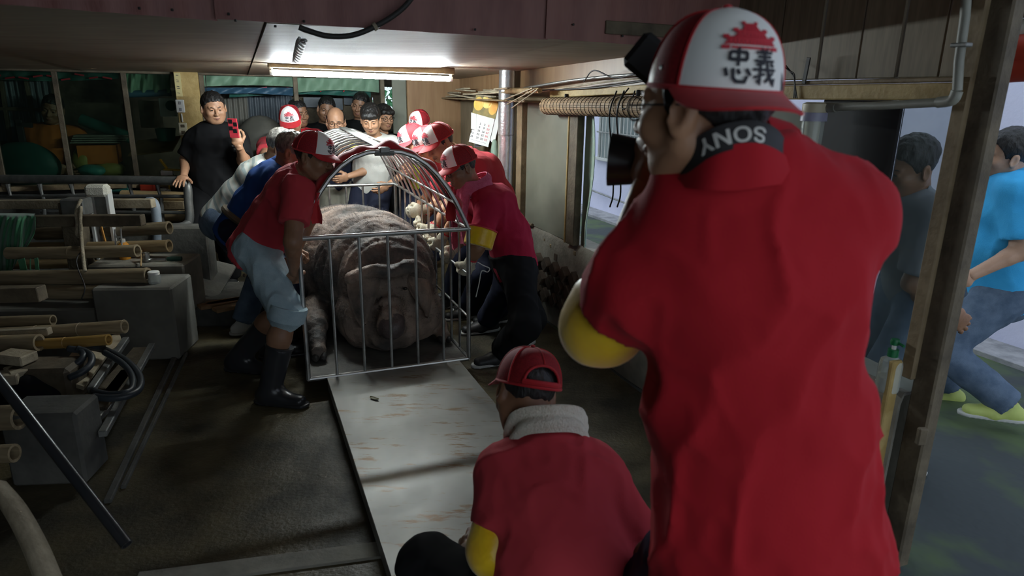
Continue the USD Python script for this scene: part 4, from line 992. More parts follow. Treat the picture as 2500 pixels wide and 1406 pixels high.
# the photographer in front, seen from behind
pN, pP = at(1800, 384, 1.11), at(1872, 1330, 1.14)
wl, wrt = at(1578, 458, 1.25), at(1700, 455, 1.32)
ph = person('person in a red polo seen from behind taking a photo, cap worn backwards', at(1717, 254, 1.09), (-.75, .66, -.06), pN, pP, (.99, .1, 0), wr=(wrt, wl), ep=((1, .2, -.6), (-.9, -.1, -1)), el=(None, at(1470, 792, 1.22)),
    sh=(at(2058, 532, 1.14), at(1562, 682, 1.13)), flare=.05, g=1.12, s=1.04, hands=('hold', 'hold'), palm=((-.5, .2, .8), (.75, .3, .5)), hdir=((-.5, .4, .5), (-.05, .2, 1)), skin='skin', up=(-.12, .06, 1),
    cap=dict(turn=math.pi - .70, tilt=.16, size=1.02, lift=.0), top=('shirt_red', .50, .045), legs=('denim_navy', 2), shoes=('shoe', 'shoe_black'), glasses=True, res=.009, wave=.0105, headk='man', armband=(1, .42, 1.04, .078), belly=.0, ank=(V(.62, 1.08, .09), V(.40, 1.14, .09)))
cq0 = [at(*q) for q in ((1648, 432, 1.09), (1668, 418, 1.055), (1732, 376, 1.0), (1800, 352, .982), (1862, 354, .986), (1918, 385, 1.03), (1940, 420, 1.09))]
cq1 = [at(*q) for q in ((1632, 470, 1.11), (1650, 455, 1.07), (1722, 462, 1.0), (1800, 462, .985), (1872, 452, .99), (1938, 446, 1.04), (1962, 450, 1.11))]
K0, K1 = smoothpath(cq0, 6), smoothpath(cq1, 6); mid_ = (K0 + K1) / 2 + (CAM - (K0 + K1) / 2) * .012
part(ph['who'], 'collar', sheet(np.stack([K0 + (K1 - K0) * .0, mid_, K1], 1), .006), 'shirt_red', 'red polo collar at the nape', smooth=True)
# the camera he holds
bm = thing('photo_camera', 'black photo camera with a big lens and a flash unit, held by the photographer', 'camera', at(1620, 430, 1.34))
cc = at(1706, 406, 1.34); dl = nrm(at(1545, 394, 1.37) - cc); Rc = frame(dl, (0, 0, 1))       # rows: up, side, lens direction
part(bm, 'camera_body', [bbox((.095, .13, .055), cc, Rc, .01), bbox((.03, .06, .05), cc + Rc[0] * .055, Rc, .01), bbox((.09, .03, .075), cc + Rc[1] * .06 + dl * .012, Rc, .012)], 'black_matte')
part(bm, 'lens', lathe([(0, .02), (.036, .02), (.038, .05), (.04, .055), (.04, .085), (.043, .088), (.043, .115), (.046, .118), (.046, .15), (.044, .152), (.04, .152), (.038, .146), (0, .14)], cc, dl, 28), 'black_plastic')
part(bm, 'lens_hood', lathe([(.0465, .128), (.053, .175), (.051, .175), (.0455, .14)], cc, dl, 28), 'black_plastic')
part(bm, 'zoom_ring', lathe([(.041, .056), (.0425, .058), (.0425, .082), (.041, .084)], cc, dl, 28), 'rubber_black')
fl = at(1600, 158, 1.34)
part(bm, 'flash_unit', [bbox((.075, .065, .105), fl, frame(dl * .8 + UP * .6, (0, 0, 1)), .01), beam(cc + Rc[0] * .08, fl - UP * .04, .05, .04)], 'black_plastic')
# neck strap with lettering, over the shoulders and round the nape
nk = ph['nb']; sp_ = ph['spine']; hf = nrm(V(-.74, .67, 0)); hr = nrm(np.cross(hf, UP))
sfw = nrm(V(-.35, .94, 0)); srt = nrm(np.cross(sfw, UP))
sq = [cc + Rc[1] * -.065, at(1625, 445, 1.2), at(1662, 408, 1.06), at(1728, 354, 1.00), at(1800, 330, .985), at(1862, 332, .99), at(1910, 364, 1.03), at(1930, 405, 1.10), nk + sfw * .13 + srt * .06 - UP * .03, cc + Rc[1] * .03 + V(.05, 0, -.03)]
SP = smoothpath(sq, 14); ST = np.gradient(SP, axis=0); ST /= np.linalg.norm(ST, axis=1, keepdims=True)
arc = np.concatenate([[0], np.cumsum(np.linalg.norm(np.diff(SP, axis=0), axis=1))])
SO = np.array([nrm((p - nk) * V(1, 1, 0) + V(0, 0, .035)) for p in SP]); SW = np.cross(ST, SO); SW /= np.linalg.norm(SW, axis=1, keepdims=True); SO = np.cross(SW, ST)
SW *= np.where(SW[:, 2:3] < 0, -1, 1)
strap = part(bm, 'neck_strap', sheet(np.array([[p + w * v_ * .0195 for v_ in np.linspace(-1, 1, 5)] for p, w in zip(SP, SW)]), .003), 'black_matte', 'black neck strap with white lettering', smooth=True)
tx = meshkit.text_mesh('SONY', .021, .001, bold=True); tv = tx.vertices.copy(); wdt = np.ptp(tv[:, 0]); mid = arc[int(np.argmin(np.linalg.norm(SP - at(1797, 331, .986), axis=1)))] - .004
def on_strap(u, v, off):
    a = mid + u; i = lambda A: np.stack([np.interp(a, arc, A[:, k]) for k in range(3)], -1)
    o = i(SO); o /= np.linalg.norm(o, axis=1, keepdims=True); return i(SP) + i(SW) * v[:, None] + o * off[:, None]
from trimesh.remesh import subdivide_to_size
tv2, tf2 = subdivide_to_size(tx.vertices, tx.faces, .006)
uu = -(tv2[:, 0] * 1.25 - tv2[:, 0].max() * .625); vv = -(tv2[:, 1] - .0105)       # the strap is worn upside down
lt = trimesh.Trimesh(on_strap(uu, vv, tv2[:, 2] + .0018), tf2, process=False)
if lt.volume < 0: lt.invert()
part(strap, 'lettering', lt, 'white_paint', 'white letters, upside down', smooth=False)

# the squatting man in front of the board
cr = person('person squatting at the near end of the metal board, white towel round the neck', at(1284, 955, 1.76), (-.40, .74, -.60), at(1335, 1070, 1.69), V(.16, 1.36, .30), (.99, .1, 0),
    wr=(V(.30, 1.55, .18), V(-.12, 1.72, .30)), ep=((1, -.4, -.3), (-1, -.5, -.3)), sh=(at(1445, 1150, 1.65), at(1240, 1150, 1.62)), el=(None, at(1205, 1340, 1.52)), ank=(V(.34, 1.45, .09), V(.02, 1.40, .09)), kp=((.5, .8, .8), (-.75, .75, .9)), toe=(-.2, .98, 0), g=.97, skin='skin_dark',
    cap=dict(tilt=.28), top=('shirt_red_bright', .72, .08), legs=('cloth_black', 2), shoes=('shoe', 'shoe_black'), res=.010, wave=.0095, up=(.05, .7, 1), armband=(1, .60, 1.04, .070), lat2=(.98, .05, 0))
tw = towel(cr, 'towel_white', r=.094, ends=(.15, .2), width=.07, lab='white towel with thin dark stripes round the neck')

# the men along the left of the cage
L1 = person('person in red T-shirt, pale denim shorts and black rubber boots lifting the cage', at(768, 380, 3.55), (.88, -.25, -.24), at(735, 432, 3.58), at(626, 597, 3.62), LATL,
    wr=(B(.21, 3.60, .70), B(.23, 3.95, .70)), ep=((0, -.6, -1), (0, .3, -1)), ank=(V(-1.28, 3.29, .095), V(-1.62, 3.72, .095)), kp=((1, -.5, .2), (1, .1, .2)), toe=(.98, -.18, 0), skin='skin_dark', bow=-.01,
    cap=dict(tilt=.02), top=('shirt_red_bright', .66, .09), legs=('denim_pale', 1.06), shoes=('boot', 'rubber_black'), gloves=(None, None), hands=('grip', 'grip'), res=.011, wave=.012, g=1.02, up=(.2, 0, 1))
for i in (0, 1):       # rolled cuffs of the shorts
    u = nrm(L1['AN'][i] - L1['KN'][i]); k = L1['KN'][i] + u * .005
    part(L1['trousers'], 'rolled_cuff', tube(np.array([k - u * .055, k - u * .035, k, k + u * .022]), [.098, .1, .099, .096], 20), 'denim_pale')
part(L1['trousers'], 'paint_stain', [ellmesh(at(px, py, 3.51), (r_, .003, r_ * 1.3)) for px, py, r_ in ((612, 676, .014), (616, 690, .01), (622, 705, .008), (596, 672, .008))], 'brick_dark')
L2 = person('person in a blue shirt with grey hair stooping behind the man in pale denim shorts', at(714, 370, 4.12), (.88, .1, -.40), at(686, 412, 4.15), at(583, 560, 4.12), LATL,
    wr=(B(.24, 4.15, .70), B(.26, 4.45, .70)), ank=(zat(668, .09, 3.95), zat(652, .09, 4.2)), kp=((1, 0, .2), (1, 0, .2)), toe=E_, skin='skin_dark', hairm='hair_grey', bow=.0, top=('cloth_blue', .62, .08), legs=('cloth_navy', 2), shoes=('boot', 'rubber_black'), hands=('grip', 'grip'), up=(.2, 0, 1))
part(L2['who'], 'tool_belt', tube(smoothpath([L2['pel'] + L2['spine'] * .07 + L2['lat'] * .18 * math.cos(a) + L2['fw'] * .135 * math.sin(a) for a in np.linspace(0, 2 * math.pi, 13)[:-1]], 2), .022, 8, closed=True), 'wood_dark')
L3 = person('person in pale striped shirt and blue jeans stooping by the cage', at(688, 358, 4.62), (.88, .1, -.40), at(656, 402, 4.66), at(540, 535, 4.60), LATL,
    wr=(B(.27, 4.65, .72), B(.29, 4.95, .72)), ank=(V(-1.84, 4.36, .095), V(-1.78, 4.62, .095)), kp=((1, 0, .2), (1, 0, .2)), toe=E_, skin='skin_dark', hairm='hair_grey', bow=.0, top=('shirt_stripe', .7, .04), legs=('denim', 2), shoes=('shoe', 'shoe_white'), hands=('grip', 'grip'), up=(.2, 0, 1))
# the men along the right of the cage
R1 = person('person in a red shirt with a pink towel lifting the front right of the cage', at(1122, 408, 3.98), (-.74, -.52, -.40), at(1165, 468, 4.02), at(1252, 640, 4.02), LATR,
    wr=(B(1.20, 4.02, .66), B(1.20, 3.66, .66)), ep=((0, .5, -1), (.3, -.5, -1)), sh=(at(1150, 476, 4.18), at(1192, 505, 3.88)), el=(None, at(1166, 604, 3.80)), ank=(zat(1275, .09, 4.25), zat(1228, .09, 3.92)), kp=(-D_ - E_ * .1, -D_ - E_ * .1), toe=(-.9, -.43, 0), skin='skin_dark', bow=.05, glasses=True,
    cap=dict(tilt=.06), top=('shirt_crimson', .75, .07), legs=('cloth_black', 2), shoes=('shoe', 'shoe_black'), gloves=('glove_white', 'glove_white'), hands=('grip', 'grip'), res=.011, armband=(1, .54, .98, .088), up=(-.25, 0, 1), wave=.010)
towel(R1, 'towel_pink', r=.085, ends=(.30, .36), width=.10, hang=True, lab='pink towel hanging round the neck')
R2 = person('person in a red shirt stooping just behind the man with the pink towel', at(1072, 348, 4.5), (-.62, -.62, -.48), at(1140, 385, 4.6), at(1226, 555, 4.62), LATR,
    wr=(B(1.20, 4.48, .70), B(1.20, 4.26, .68)), ep=((0, .5, -1), (.3, -.5, -1)), ank=(zat(1215, .09, 4.7), zat(1190, .09, 4.5)), kp=(-D_ - E_ * .1, -D_ - E_ * .1), toe=(-.9, -.43, 0), skin='skin', bow=.05,
    cap=dict(tilt=.04), top=('shirt_red_bright', .66, .07), legs=('cloth_navy', 2), shoes=('shoe', 'shoe_black'), gloves=('glove_white', 'glove_white'), hands=('grip', 'grip'), res=.012, up=(-.25, 0, 1), armband=(1, .7, .95, .084))
R3 = person('person in a red shirt with the brightest white cap front, right of the cage', at(1008, 345, 5.1), (-.66, -.55, -.52), at(1055, 388, 5.15), at(1118, 500, 5.2), LATR,
    wr=(B(1.20, 5.05, .76), B(1.20, 4.75, .80)), ep=((0, .5, -1), (.3, -.5, -1)), ank=(zat(1120, .09, 5.3), zat(1100, .09, 5.05)), kp=(-D_ - E_ * .1, -D_ - E_ * .1), toe=(-.9, -.43, 0), skin='skin', bow=.05,
    cap=dict(tilt=.12), top=('shirt_red_bright', .66, .07), legs=('cloth_navy', 2), shoes=('shoe', 'shoe_black'), gloves=('glove_white', 'glove_white'), hands=('grip', 'grip'), up=(-.25, 0, 1))
R2b = person('person in a red shirt half hidden between the two capped men at the cage', at(1044, 352, 4.85), (-.60, -.66, -.45), at(1085, 392, 4.9), at(1165, 535, 4.92), LATR,
    wr=(B(1.20, 4.78, .72), B(1.20, 4.56, .70)), ep=((0, .5, -1), (.3, -.5, -1)), ank=(zat(1165, .09, 5.0), zat(1145, .09, 4.8)), kp=(-D_ - E_ * .1, -D_ - E_ * .1), toe=(-.9, -.43, 0), skin='skin', bow=.05,
    cap=dict(tilt=.04), top=('shirt_red_bright', .66, .07), legs=('cloth_navy', 2), shoes=('shoe', 'shoe_black'), gloves=('glove_white', 'glove_white'), hands=('grip', 'grip'), res=.014, up=(-.25, 0, 1))
wc = [at(*q) for q in ((1166, 640, 3.76), (1180, 648, 3.75), (1195, 655, 3.75), (1190, 664, 3.74), (1176, 662, 3.74), (1170, 690, 3.75), (1162, 725, 3.76))]
solo('drawstring', tube(smoothpath(wc, 6), .0035, 6), 'white_paint', 'white string hanging in a bow beside the front right glove', 'string', smooth=True)
# round the far end of the cage
person('person in a mustard green T-shirt and cap at the far right of the cage', at(1022, 302, 6.1), (-.45, -.8, -.4), at(1020, 345, 6.15), zat(1030, .82, 6.3), (-.9, .3, 0), wr=(zat(985, .95, 5.95), zat(1060, .95, 6.0)), skin='skin', cap=dict(tilt=.02), top=('cloth_olive', .66, .08), legs=('cloth_navy', 2), s=.95)
person('person in a white polo shirt leaning on the far end of the cage', at(905, 290, 5.95), (.10, -.88, -.42), at(916, 336, 6.1), zat(905, .78, 6.22), (-.98, .12, 0), wr=(at(872, 343, 5.72), at(948, 452, 5.85)), ep=((-.8, .3, -.6), (1, .2, -.3)), skin='skin', hair='shaggy', top=('cloth_white', .8, .06), legs=('cloth_navy', 2), gloves=('glove_yellow', None), hands=('grip', 'relax'), palm=((0, .3, -1), None), hdir=((-.2, -1, -.2), None), up=(0, -.3, 1), shoes=('shoe', 'shoe_black'), g=1.05)
person('balding person with dark rimmed glasses at the far end of the cage', at(820, 296, 6.15), (.22, -.95, -.22), at(815, 342, 6.2), zat(832, .80, 6.25), (-.98, -.1, 0), wr=(at(812, 330, 5.70), zat(850, .9, 5.95)), ep=((-.8, .3, -.6), (1, .2, -.3)), skin='skin', hair='bald', glasses=True, top=('cloth_navy', .66, .06), legs=('cloth_khaki', 2), gloves=('glove_white', None), hands=('grip', 'relax'), palm=((0, .3, -1), None), hdir=((.1, -1, -.1), None), up=(0, -.2, 1), shoes=('shoe', 'shoe_black'))
person('person at the back facing the camera, cap brim hiding the face', at(709, 294, 5.85), (.26, -.86, -.45), at(700, 345, 6.0), zat(695, .82, 6.15), (-1, 0, 0), wr=(B(.2, 5.2, .95), B(.25, 5.5, .95)), ep=((-1, .2, -.3), (1, .2, -.4)), skin='skin', cap=dict(tilt=.05), top=('shirt_red_bright', .7, .06), legs=('cloth_navy', 2), up=(0, -.3, 1), shoes=('shoe', 'shoe_black'), g=1.05)
person('black haired person close behind the man whose cap brim hides the face', at(728, 276, 6.35), (.75, -.6, -.1), at(728, 322, 6.4), zat(735, .85, 6.45), (-.8, -.5, 0), skin='skin_dark', top=('shirt_red', .66, .06), legs=('cloth_navy', 2), shoes=('shoe', 'shoe_black'))
person('black haired person with glasses peering past the man in the white polo', at(938, 286, 6.4), (.62, -.78, -.15), at(932, 335, 6.45), zat(935, .85, 6.5), (-.8, -.5, 0), skin='skin', hair='bob', glasses=True, top=('cloth_black', .66, .06), legs=('cloth_black', 2), s=.95, shoes=('shoe', 'shoe_black'))
person('dim dark haired person in a black top standing behind the balding man', at(797, 266, 6.75), (.3, -.9, -.2), at(790, 310, 6.8), zat(790, .85, 6.85), (-.98, 0, 0), skin='skin_dark', top=('cloth_black', .66, .06), legs=('cloth_black', 2), shoes=('shoe', 'shoe_black'))
person('dim dark haired person in a black top standing behind the man in the white polo', at(880, 256, 6.85), (-.1, -.95, -.2), at(878, 302, 6.9), zat(878, .85, 6.95), (-1, 0, 0), skin='skin_dark', top=('cloth_black', .66, .06), legs=('cloth_black', 2), shoes=('shoe', 'shoe_black'))
# the big man with the phone
fm = person('heavy person in a black T-shirt filming with a red phone beside the pipe railing', at(521, 262, 5.5), (.55, -.78, -.22), at(526, 308, 5.55), zat(530, .84, 5.6), (-.96, -.22, 0), wr=(zat(448, .955, 5.33), at(583, 356, 5.28)), ep=((-1, .3, .1), (1, .2, -1)), sh=(at(478, 345, 5.55), at(578, 343, 5.55)), el=(at(455, 392, 5.52), at(596, 394, 5.42)), g=1.2, skin='skin', headk='round', top=('cloth_black', .85, .1), legs=('cloth_black', 2), hands=('spread', 'hold'),
    palm=((0, 0, -1), (-.3, .9, 0)), hdir=((.1, -1, -.25), (-.15, -.2, 1)), shoes=('shoe', 'shoe_black'), belly=.05, collar=False, ank=(zat(505, .09, 5.5), zat(565, .09, 5.55)), up=(.05, -.2, 1))
pc = at(570, 313, 5.2); pr_ = np.stack([nrm(V(1, -.1, 0)), nrm(V(0, -.15, 1)), nrm(V(.1, 1, .15))])
pho = thing('phone', 'red and black mobile phone held up by the heavy man', 'phone', pc - V(0, 0, .07))
part(pho, 'phone_case', bbox((.074, .145, .01), pc, pr_, .004), 'print_red', 'red phone case'); part(pho, 'dark_pattern', [bbox((.03, .03, .002), pc - pr_[2] * .0055 + pr_[0] * a + pr_[1] * b, pr_, .0008) for a, b in ((-.015, .05), (.02, .03), (.012, -.02), (-.018, 0))], 'black_plastic')
part(fm['who'], 'shirt_print', [bbox((.02, .004, .012), at(px, py, 5.3), None, .001) for px, py in ((569, 356), (574, 364), (581, 369))], 'white_paint', 'small white print on the shirt')
# the man in orange behind the glass
om = person('person in an orange and black polo standing behind the dim back window', at(128, 266, 5.95), (.25, -.9, -.2), at(130, 312, 6.0), zat(135, .84, 6.0), (-.98, -.2, 0), wr=(zat(158, .92, 5.8), zat(165, .95, 5.8)), ep=((-1, .2, -.4), (1, .2, -.4)), skin='skin_dark', top=('cloth_orange', .8, .1), legs=('cloth_black', 2), shoes=('shoe', 'shoe_black'), g=1.05, collarm='cloth_black')
yk = Soft(om['nb'] - .35, om['nb'] + .3, .014)
for q in om['SH']: yk.add(cone(om['nb'] - om['spine'] * .035, om['nb'] + (q - om['nb']) * 1.05 + V(0, 0, .0), .075, .084), .03)
yk.clip(om['nb'] - V(0, 0, .1), V(0, 0, -1)); yk.clip(om['nb'] - V(0, 0, .0), V(0, 0, 1)); part(om['who'], 'yoke', tidy(yk.mesh(), 2), 'cloth_black', 'black shoulder yoke', smooth=True)
# in the alley
person('person in a bright blue T-shirt and jeans walking along the alley', at(2462, 372, 3.3), (-.93, .36, -.08), at(2462, 425, 3.32), at(2448, 700, 3.36), (.36, .93, 0), wr=(zat(2345, .98, 3.55), at(2372, 672, 3.12)), ep=((.8, .2, -.5), (.9, -.2, -.4)), ank=(at(2318, 945, 3.52), at(2462, 985, 3.13)), kp=((-.9, .3, .1), (-.9, .3, .1)), toe=(-.95, .3, 0), g=1.16, skin='skin_pale', top=('cloth_sky', .8, .08), legs=('denim', 2), shoes=('shoe', 'shoe_lime'), res=.012, belly=.03, collar=False, headk='round')
person('person in a grey shirt seen dimly through the glass beside the corner post', at(2222, 402, 2.72), (-.88, -.1, -.35), at(2222, 480, 2.76), zat(2235, .86, 2.8), (-.1, .99, 0), wr=(zat(2250, .80, 2.92), at(2322, 765, 2.66)), ep=((.3, .3, -1), (.2, .1, -1)), g=.85, ank=(zat(2190, .09, 2.9), zat(2215, .09, 2.7)), toe=(-1, 0, 0), skin='skin_dark', top=('cloth_grey', .85, .08), legs=('denim', 2), shoes=('shoe', 'shoe_black'))
# ---------------------------------------------------------------- left: pens with bamboo bars, concrete piers, pipe railing
X2 = nrm(V(1, .10, 0)); Y2 = V(-X2[1], X2[0], 0); R2_ = np.stack([X2, Y2, UP])
def upx(n, y): return n * (y * math.cos(PITCH) + .35) / FPX     # pixels to metres at the depth y (a little below the eye)
def pole(name, p0, p1, y0, y1, dia, m, label, cat, nodes=2, hollow=.72, group=None):
    a, b = at(*p0, y0), at(*p1, y1); r = upx(dia, (y0 + y1) / 2) / 2; n = 25; t = np.linspace(0, 1, n)
    P = a + np.outer(t, b - a); L = np.linalg.norm(b - a); rr = np.full(n, r)
    if nodes:
        tt = []; rs = []
        for k in range(nodes + 1):
            u0, u1 = k / (nodes + 1), (k + 1) / (nodes + 1)
            for u_, f_ in ((.02, 1.0), (.5, .985), (.955, 1.0), (.975, 1.055), (.99, .97)): tt.append(u0 + (u1 - u0) * u_); rs.append(r * f_)
        tt = np.array(tt); tt = (tt - tt[0]) / (tt[-1] - tt[0]); P = a + np.outer(tt, b - a); rr = np.array(rs); rr[-1] = r
        P = P + np.outer(np.sin(np.pi * tt), V(0, 0, -.004 * L))
    return solo(name, tube(P, rr, 16, hollow=hollow), m, label, cat, group, smooth=40)
def timber(p0, p1, y0, y1, hpx, m, label, wpx=None, cat='timber'):
    a, b = at(*p0, y0), at(*p1, y1); h = upx(hpx, (y0 + y1) / 2); w = upx(wpx, (y0 + y1) / 2) if wpx else h * 1.1
    return solo('timber', beam(a, b, w, h, ch=.004), m, label, cat)
def block(corner, dx, dy, z0, z1, name, m, label, cat='pier'):
    "a concrete block whose front right foot stands at the corner"
    c = np.asarray(corner, float) - X2 * dx / 2 + Y2 * dy / 2
    return solo(name, bbox((dx, dy, z1 - z0), V(c[0], c[1], (z0 + z1) / 2), R2_, .012), m, label, cat)
p1_, p2_ = atz(440, 878), atz(468, 812)
block(p1_, .46, .34, 0, .465, 'concrete_pier', 'block_grey', 'grey concrete pier with the white jar on top')
block(p1_ - X2 * .46 + Y2 * .02, 2.2, .30, 0, .335, 'trough_wall', 'block_grey', 'long low grey concrete trough wall below the bamboo bars', 'wall')
block(p2_, .62, .34, 0, .485, 'concrete_pier', 'concrete', 'lighter concrete pier with the green handled ratchet on top')
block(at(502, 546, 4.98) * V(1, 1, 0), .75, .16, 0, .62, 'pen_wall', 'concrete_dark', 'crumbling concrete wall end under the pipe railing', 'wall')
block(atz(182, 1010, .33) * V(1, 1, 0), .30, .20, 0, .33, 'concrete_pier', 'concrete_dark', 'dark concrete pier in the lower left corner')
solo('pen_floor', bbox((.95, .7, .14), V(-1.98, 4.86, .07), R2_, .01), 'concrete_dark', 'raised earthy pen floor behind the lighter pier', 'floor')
for i, (px, py) in enumerate(((565, 728), (548, 752), (585, 772))):
    solo('floor_board', bbox((.34, .09, .025), at(px, py, 4.62 - .05 * i) * V(1, 1, 0) + V(0, 0, .155), rotm((0, 0, 1), -.5 - .1 * i) @ R2_, .004), 'ply_brown', ('upper brown board on the pen floor beside the jeans', 'middle brown board on the pen floor', 'lowest brown board on the pen floor')[i], 'board')
solo('slab', beam(at(478, 720, 4.75), at(530, 640, 5.3), .30, .03, up=(.3, 0, 1)), 'concrete_dark', 'sloping cement slab between pier and stooping men', 'slab')
# pipe railing
q = lambda px, py, y: at(px, py, y)
rail = thing('pipe_railing', 'grey steel pipe railing with a bent end where the heavy man rests his hand', 'railing', V(-3, 5.3, .6))
part(rail, 'top_pipe', tube(smoothpath([q(-160, 436, 5.5), q(200, 438, 5.38), q(400, 441, 5.33), q(440, 443, 5.32), q(457, 456, 5.32), q(460, 490, 5.32), q(463, 528, 5.32), q(458, 546, 5.3), q(440, 554, 5.2), q(408, 556, 5.1)], 7), .034, 14), 'steel_dull')
for i, (a, b) in enumerate((((-160, 478), (452, 479)), ((100, 517), (455, 519)))):
    part(rail, 'thin_rail', rod(q(*a, 5.42), q(*b, 5.33), .014), 'steel_dull')
for x in (-55, 22, 100, 177, 247, 320, 388): part(rail, 'baluster', tube(np.array([q(x - 4, 449, 5.38), q(x - 1, 462, 5.38), q(x + 3, 477, 5.38)]), [.020, .014, .012], 8), 'steel_dull')
for x in (105, 324, 393): part(rail, 'lower_baluster', rod(q(x, 480, 5.37), q(x + 5, 548, 5.37), .016, 8), 'steel_dull')
solo('wooden_rail', beam(q(-160, 432, 5.9), q(455, 434, 5.75), .07, .03), 'wood_old', 'old wooden rail behind the steel pipe', 'timber')
pole('bamboo', (300, 476), (497, 482), 5.62, 5.5, 24, 'bamboo', 'upper short log ending beside the black trousers', 'pole', 0)
pole('bamboo', (380, 527), (503, 526), 5.45, 5.4, 27, 'bamboo', 'bamboo ending just left of the striped shirt', 'pole', 1)
timber((360, 500), (455, 500), 5.55, 5.5, 20, 'wood_old', 'short board behind the bend of the pipe railing')
# bars from back to front
timber((-160, 500), (375, 496), 4.95, 4.85, 21, 'wood_grey', 'long pale squared timber, topmost of the pen bars', 20)
timber((-160, 541), (350, 537), 4.42, 4.38, 26, 'wood_dark', 'dark squared timber with the green cloth over it', 22)
pole('bamboo', (90, 571), (414, 556), 4.82, 4.74, 31, 'bamboo_dark', 'thick reddish bamboo ending at the dark pipe elbow', 'pole', 1)
pole('bamboo', (-160, 575), (165, 568), 4.95, 4.9, 24, 'bamboo', 'pale bamboo just behind the hanging rope', 'pole', 1)
pole('bamboo', (60, 606), (414, 600), 4.62, 4.55, 30, 'bamboo', 'bamboo with a ragged end above the ratchet', 'pole', 2)
pole('bamboo', (20, 618), (336, 612), 4.2, 4.15, 30, 'bamboo_dark', 'dark bamboo in front, ending above the orange bottle', 'pole', 1)
pole('bamboo', (-160, 646), (270, 641), 4.75, 4.7, 24, 'bamboo', 'pale fresh bamboo behind the green cloth strips', 'pole', 2)
pole('bamboo', (-160, 680), (362, 672), 4.02, 3.98, 37, 'bamboo_dark', 'thickest dark bamboo, its open end beside the white jar', 'pole', 1)
pole('bamboo', (60, 715), (247, 712), 3.95, 3.93, 34, 'bamboo_dark', 'short dark bamboo lying on the trough wall', 'pole', 0)
timber((-160, 722), (104, 716), 3.8, 3.78, 36, 'wood_dark', 'thick squared timber end lying on the trough wall', 34)
pole('bamboo', (-160, 790), (130, 781), 3.62, 3.6, 26, 'bamboo_dark', 'black ended bamboo low in front of the trough wall', 'pole', 0)
pole('bamboo', (-120, 822), (305, 797), 3.5, 3.48, 33, 'bamboo_dark', 'jointed pale bamboo low in front of the trough wall', 'pole', 3)
timber((-120, 820), (122, 808), 3.42, 3.4, 18, 'wood_grey', 'grey batten lying among the low bamboo')
pole('bamboo', (-160, 846), (96, 836), 3.3, 3.28, 42, 'bamboo_dark', 'wide bamboo with a dark open end, lower left', 'pole', 0)
pole('bamboo', (60, 842), (266, 829), 3.33, 3.31, 27, 'bamboo_yellow', 'slim yellow bamboo in front of the low bars', 'pole', 1)
pole('bamboo', (-200, 1030), (48, 1018), 2.45, 2.45, 62, 'bamboo_dark', 'blurred bamboo end at the left edge', 'pole', 0)
pole('bamboo', (-200, 1120), (36, 1106), 2.3, 2.3, 46, 'bamboo_dark', 'lowest bamboo end at the left edge', 'pole', 0)
pole('bar', (-40, 880), (310, 1330), 2.1, 1.75, 26, 'rubber_black', 'dark blue grey pole leaning across the lower left corner', 'pole', 0, .8)
P = [at(x, y, Y_) for x, y, Y_ in ((-30, 1180, 1.75), (20, 1240, 1.68), (70, 1330, 1.6), (115, 1440, 1.5))]
solo('bent_plank', sheet(np.array([[p + V(.035 * v_, .02 * v_ * v_, .01 - .02 * v_ * v_) for v_ in np.linspace(-1, 1, 7)] for p in smoothpath(P, 5)]), .012), 'wood_grey', 'pale bent strip in the bottom left corner', 'plank', smooth=True)
# posts of the pens
ps = thing('pen_post', 'dark square pen post with a zinc cap and hanging rope beside it', 'post', q(195, 700, 4.58) * V(1, 1, 0))
part(ps, 'post', bbox((.13, .11, .86), q(192, 600, 4.58) * V(1, 1, 0) + V(0, 0, .43), R2_, .006), 'wood_dark')
part(ps, 'zinc_cap', bbox((.148, .13, .115), q(188, 504, 4.55), R2_, .008), 'steel_dull', 'grey zinc cap')
ch = thing('channel_post', 'upright light steel channel with a padded top', 'post', q(262, 620, 4.72) * V(1, 1, 0)); cb = q(262, 600, 4.72) * V(1, 1, 0)
for sx in (-1, 1): part(ch, 'flange', bbox((.022, .07, .93), cb + X2 * sx * .062 + V(0, 0, .465), R2_, .003), 'white_paint')
part(ch, 'web', bbox((.124, .012, .9), cb + Y2 * .03 + V(0, 0, .45), R2_, .002), 'steel_dull', 'dark web of the channel')
part(ch, 'pad', bbox((.148, .095, .085), cb + V(0, -.01, .925), R2_, .02), 'towel_white', 'worn grey pad wrapped round the top')
solo('drain_pipe', tube(smoothpath([q(362, 492, 4.98), q(374, 494, 4.95), q(380, 510, 4.95), q(383, 545, 4.95), q(384, 600, 4.95)], 6), .034, 14), mat('pvc_blue', (.2, .24, .28), (.28, .32, .36), 8, .5), 'grey blue plastic drain pipe bending down behind the timber end', 'pipe')
for i, (x0, y0, x1, y1, m) in enumerate(((280, 560, 283, 612, 'white_paint'), (295, 558, 298, 612, 'white_paint'), (258, 552, 300, 553, 'rope'), (280, 578, 297, 578, 'white_paint'))):
    solo('wire', rod(q(x0, y0, 4.4), q(x1, y1, 4.4), .006, 6), m, ('left upright of the small white wire frame', 'right upright of the small white wire frame', 'twisted cord tied round the white channel', 'cross wire of the small white wire frame')[i], 'wire')
solo('strap', beam(q(247, 553, 4.64), q(263, 612, 4.60), .008, .03), mat('orange_plastic', (.6, .25, .02), rough=.5), 'orange strap dangling by the channel post', 'strap')
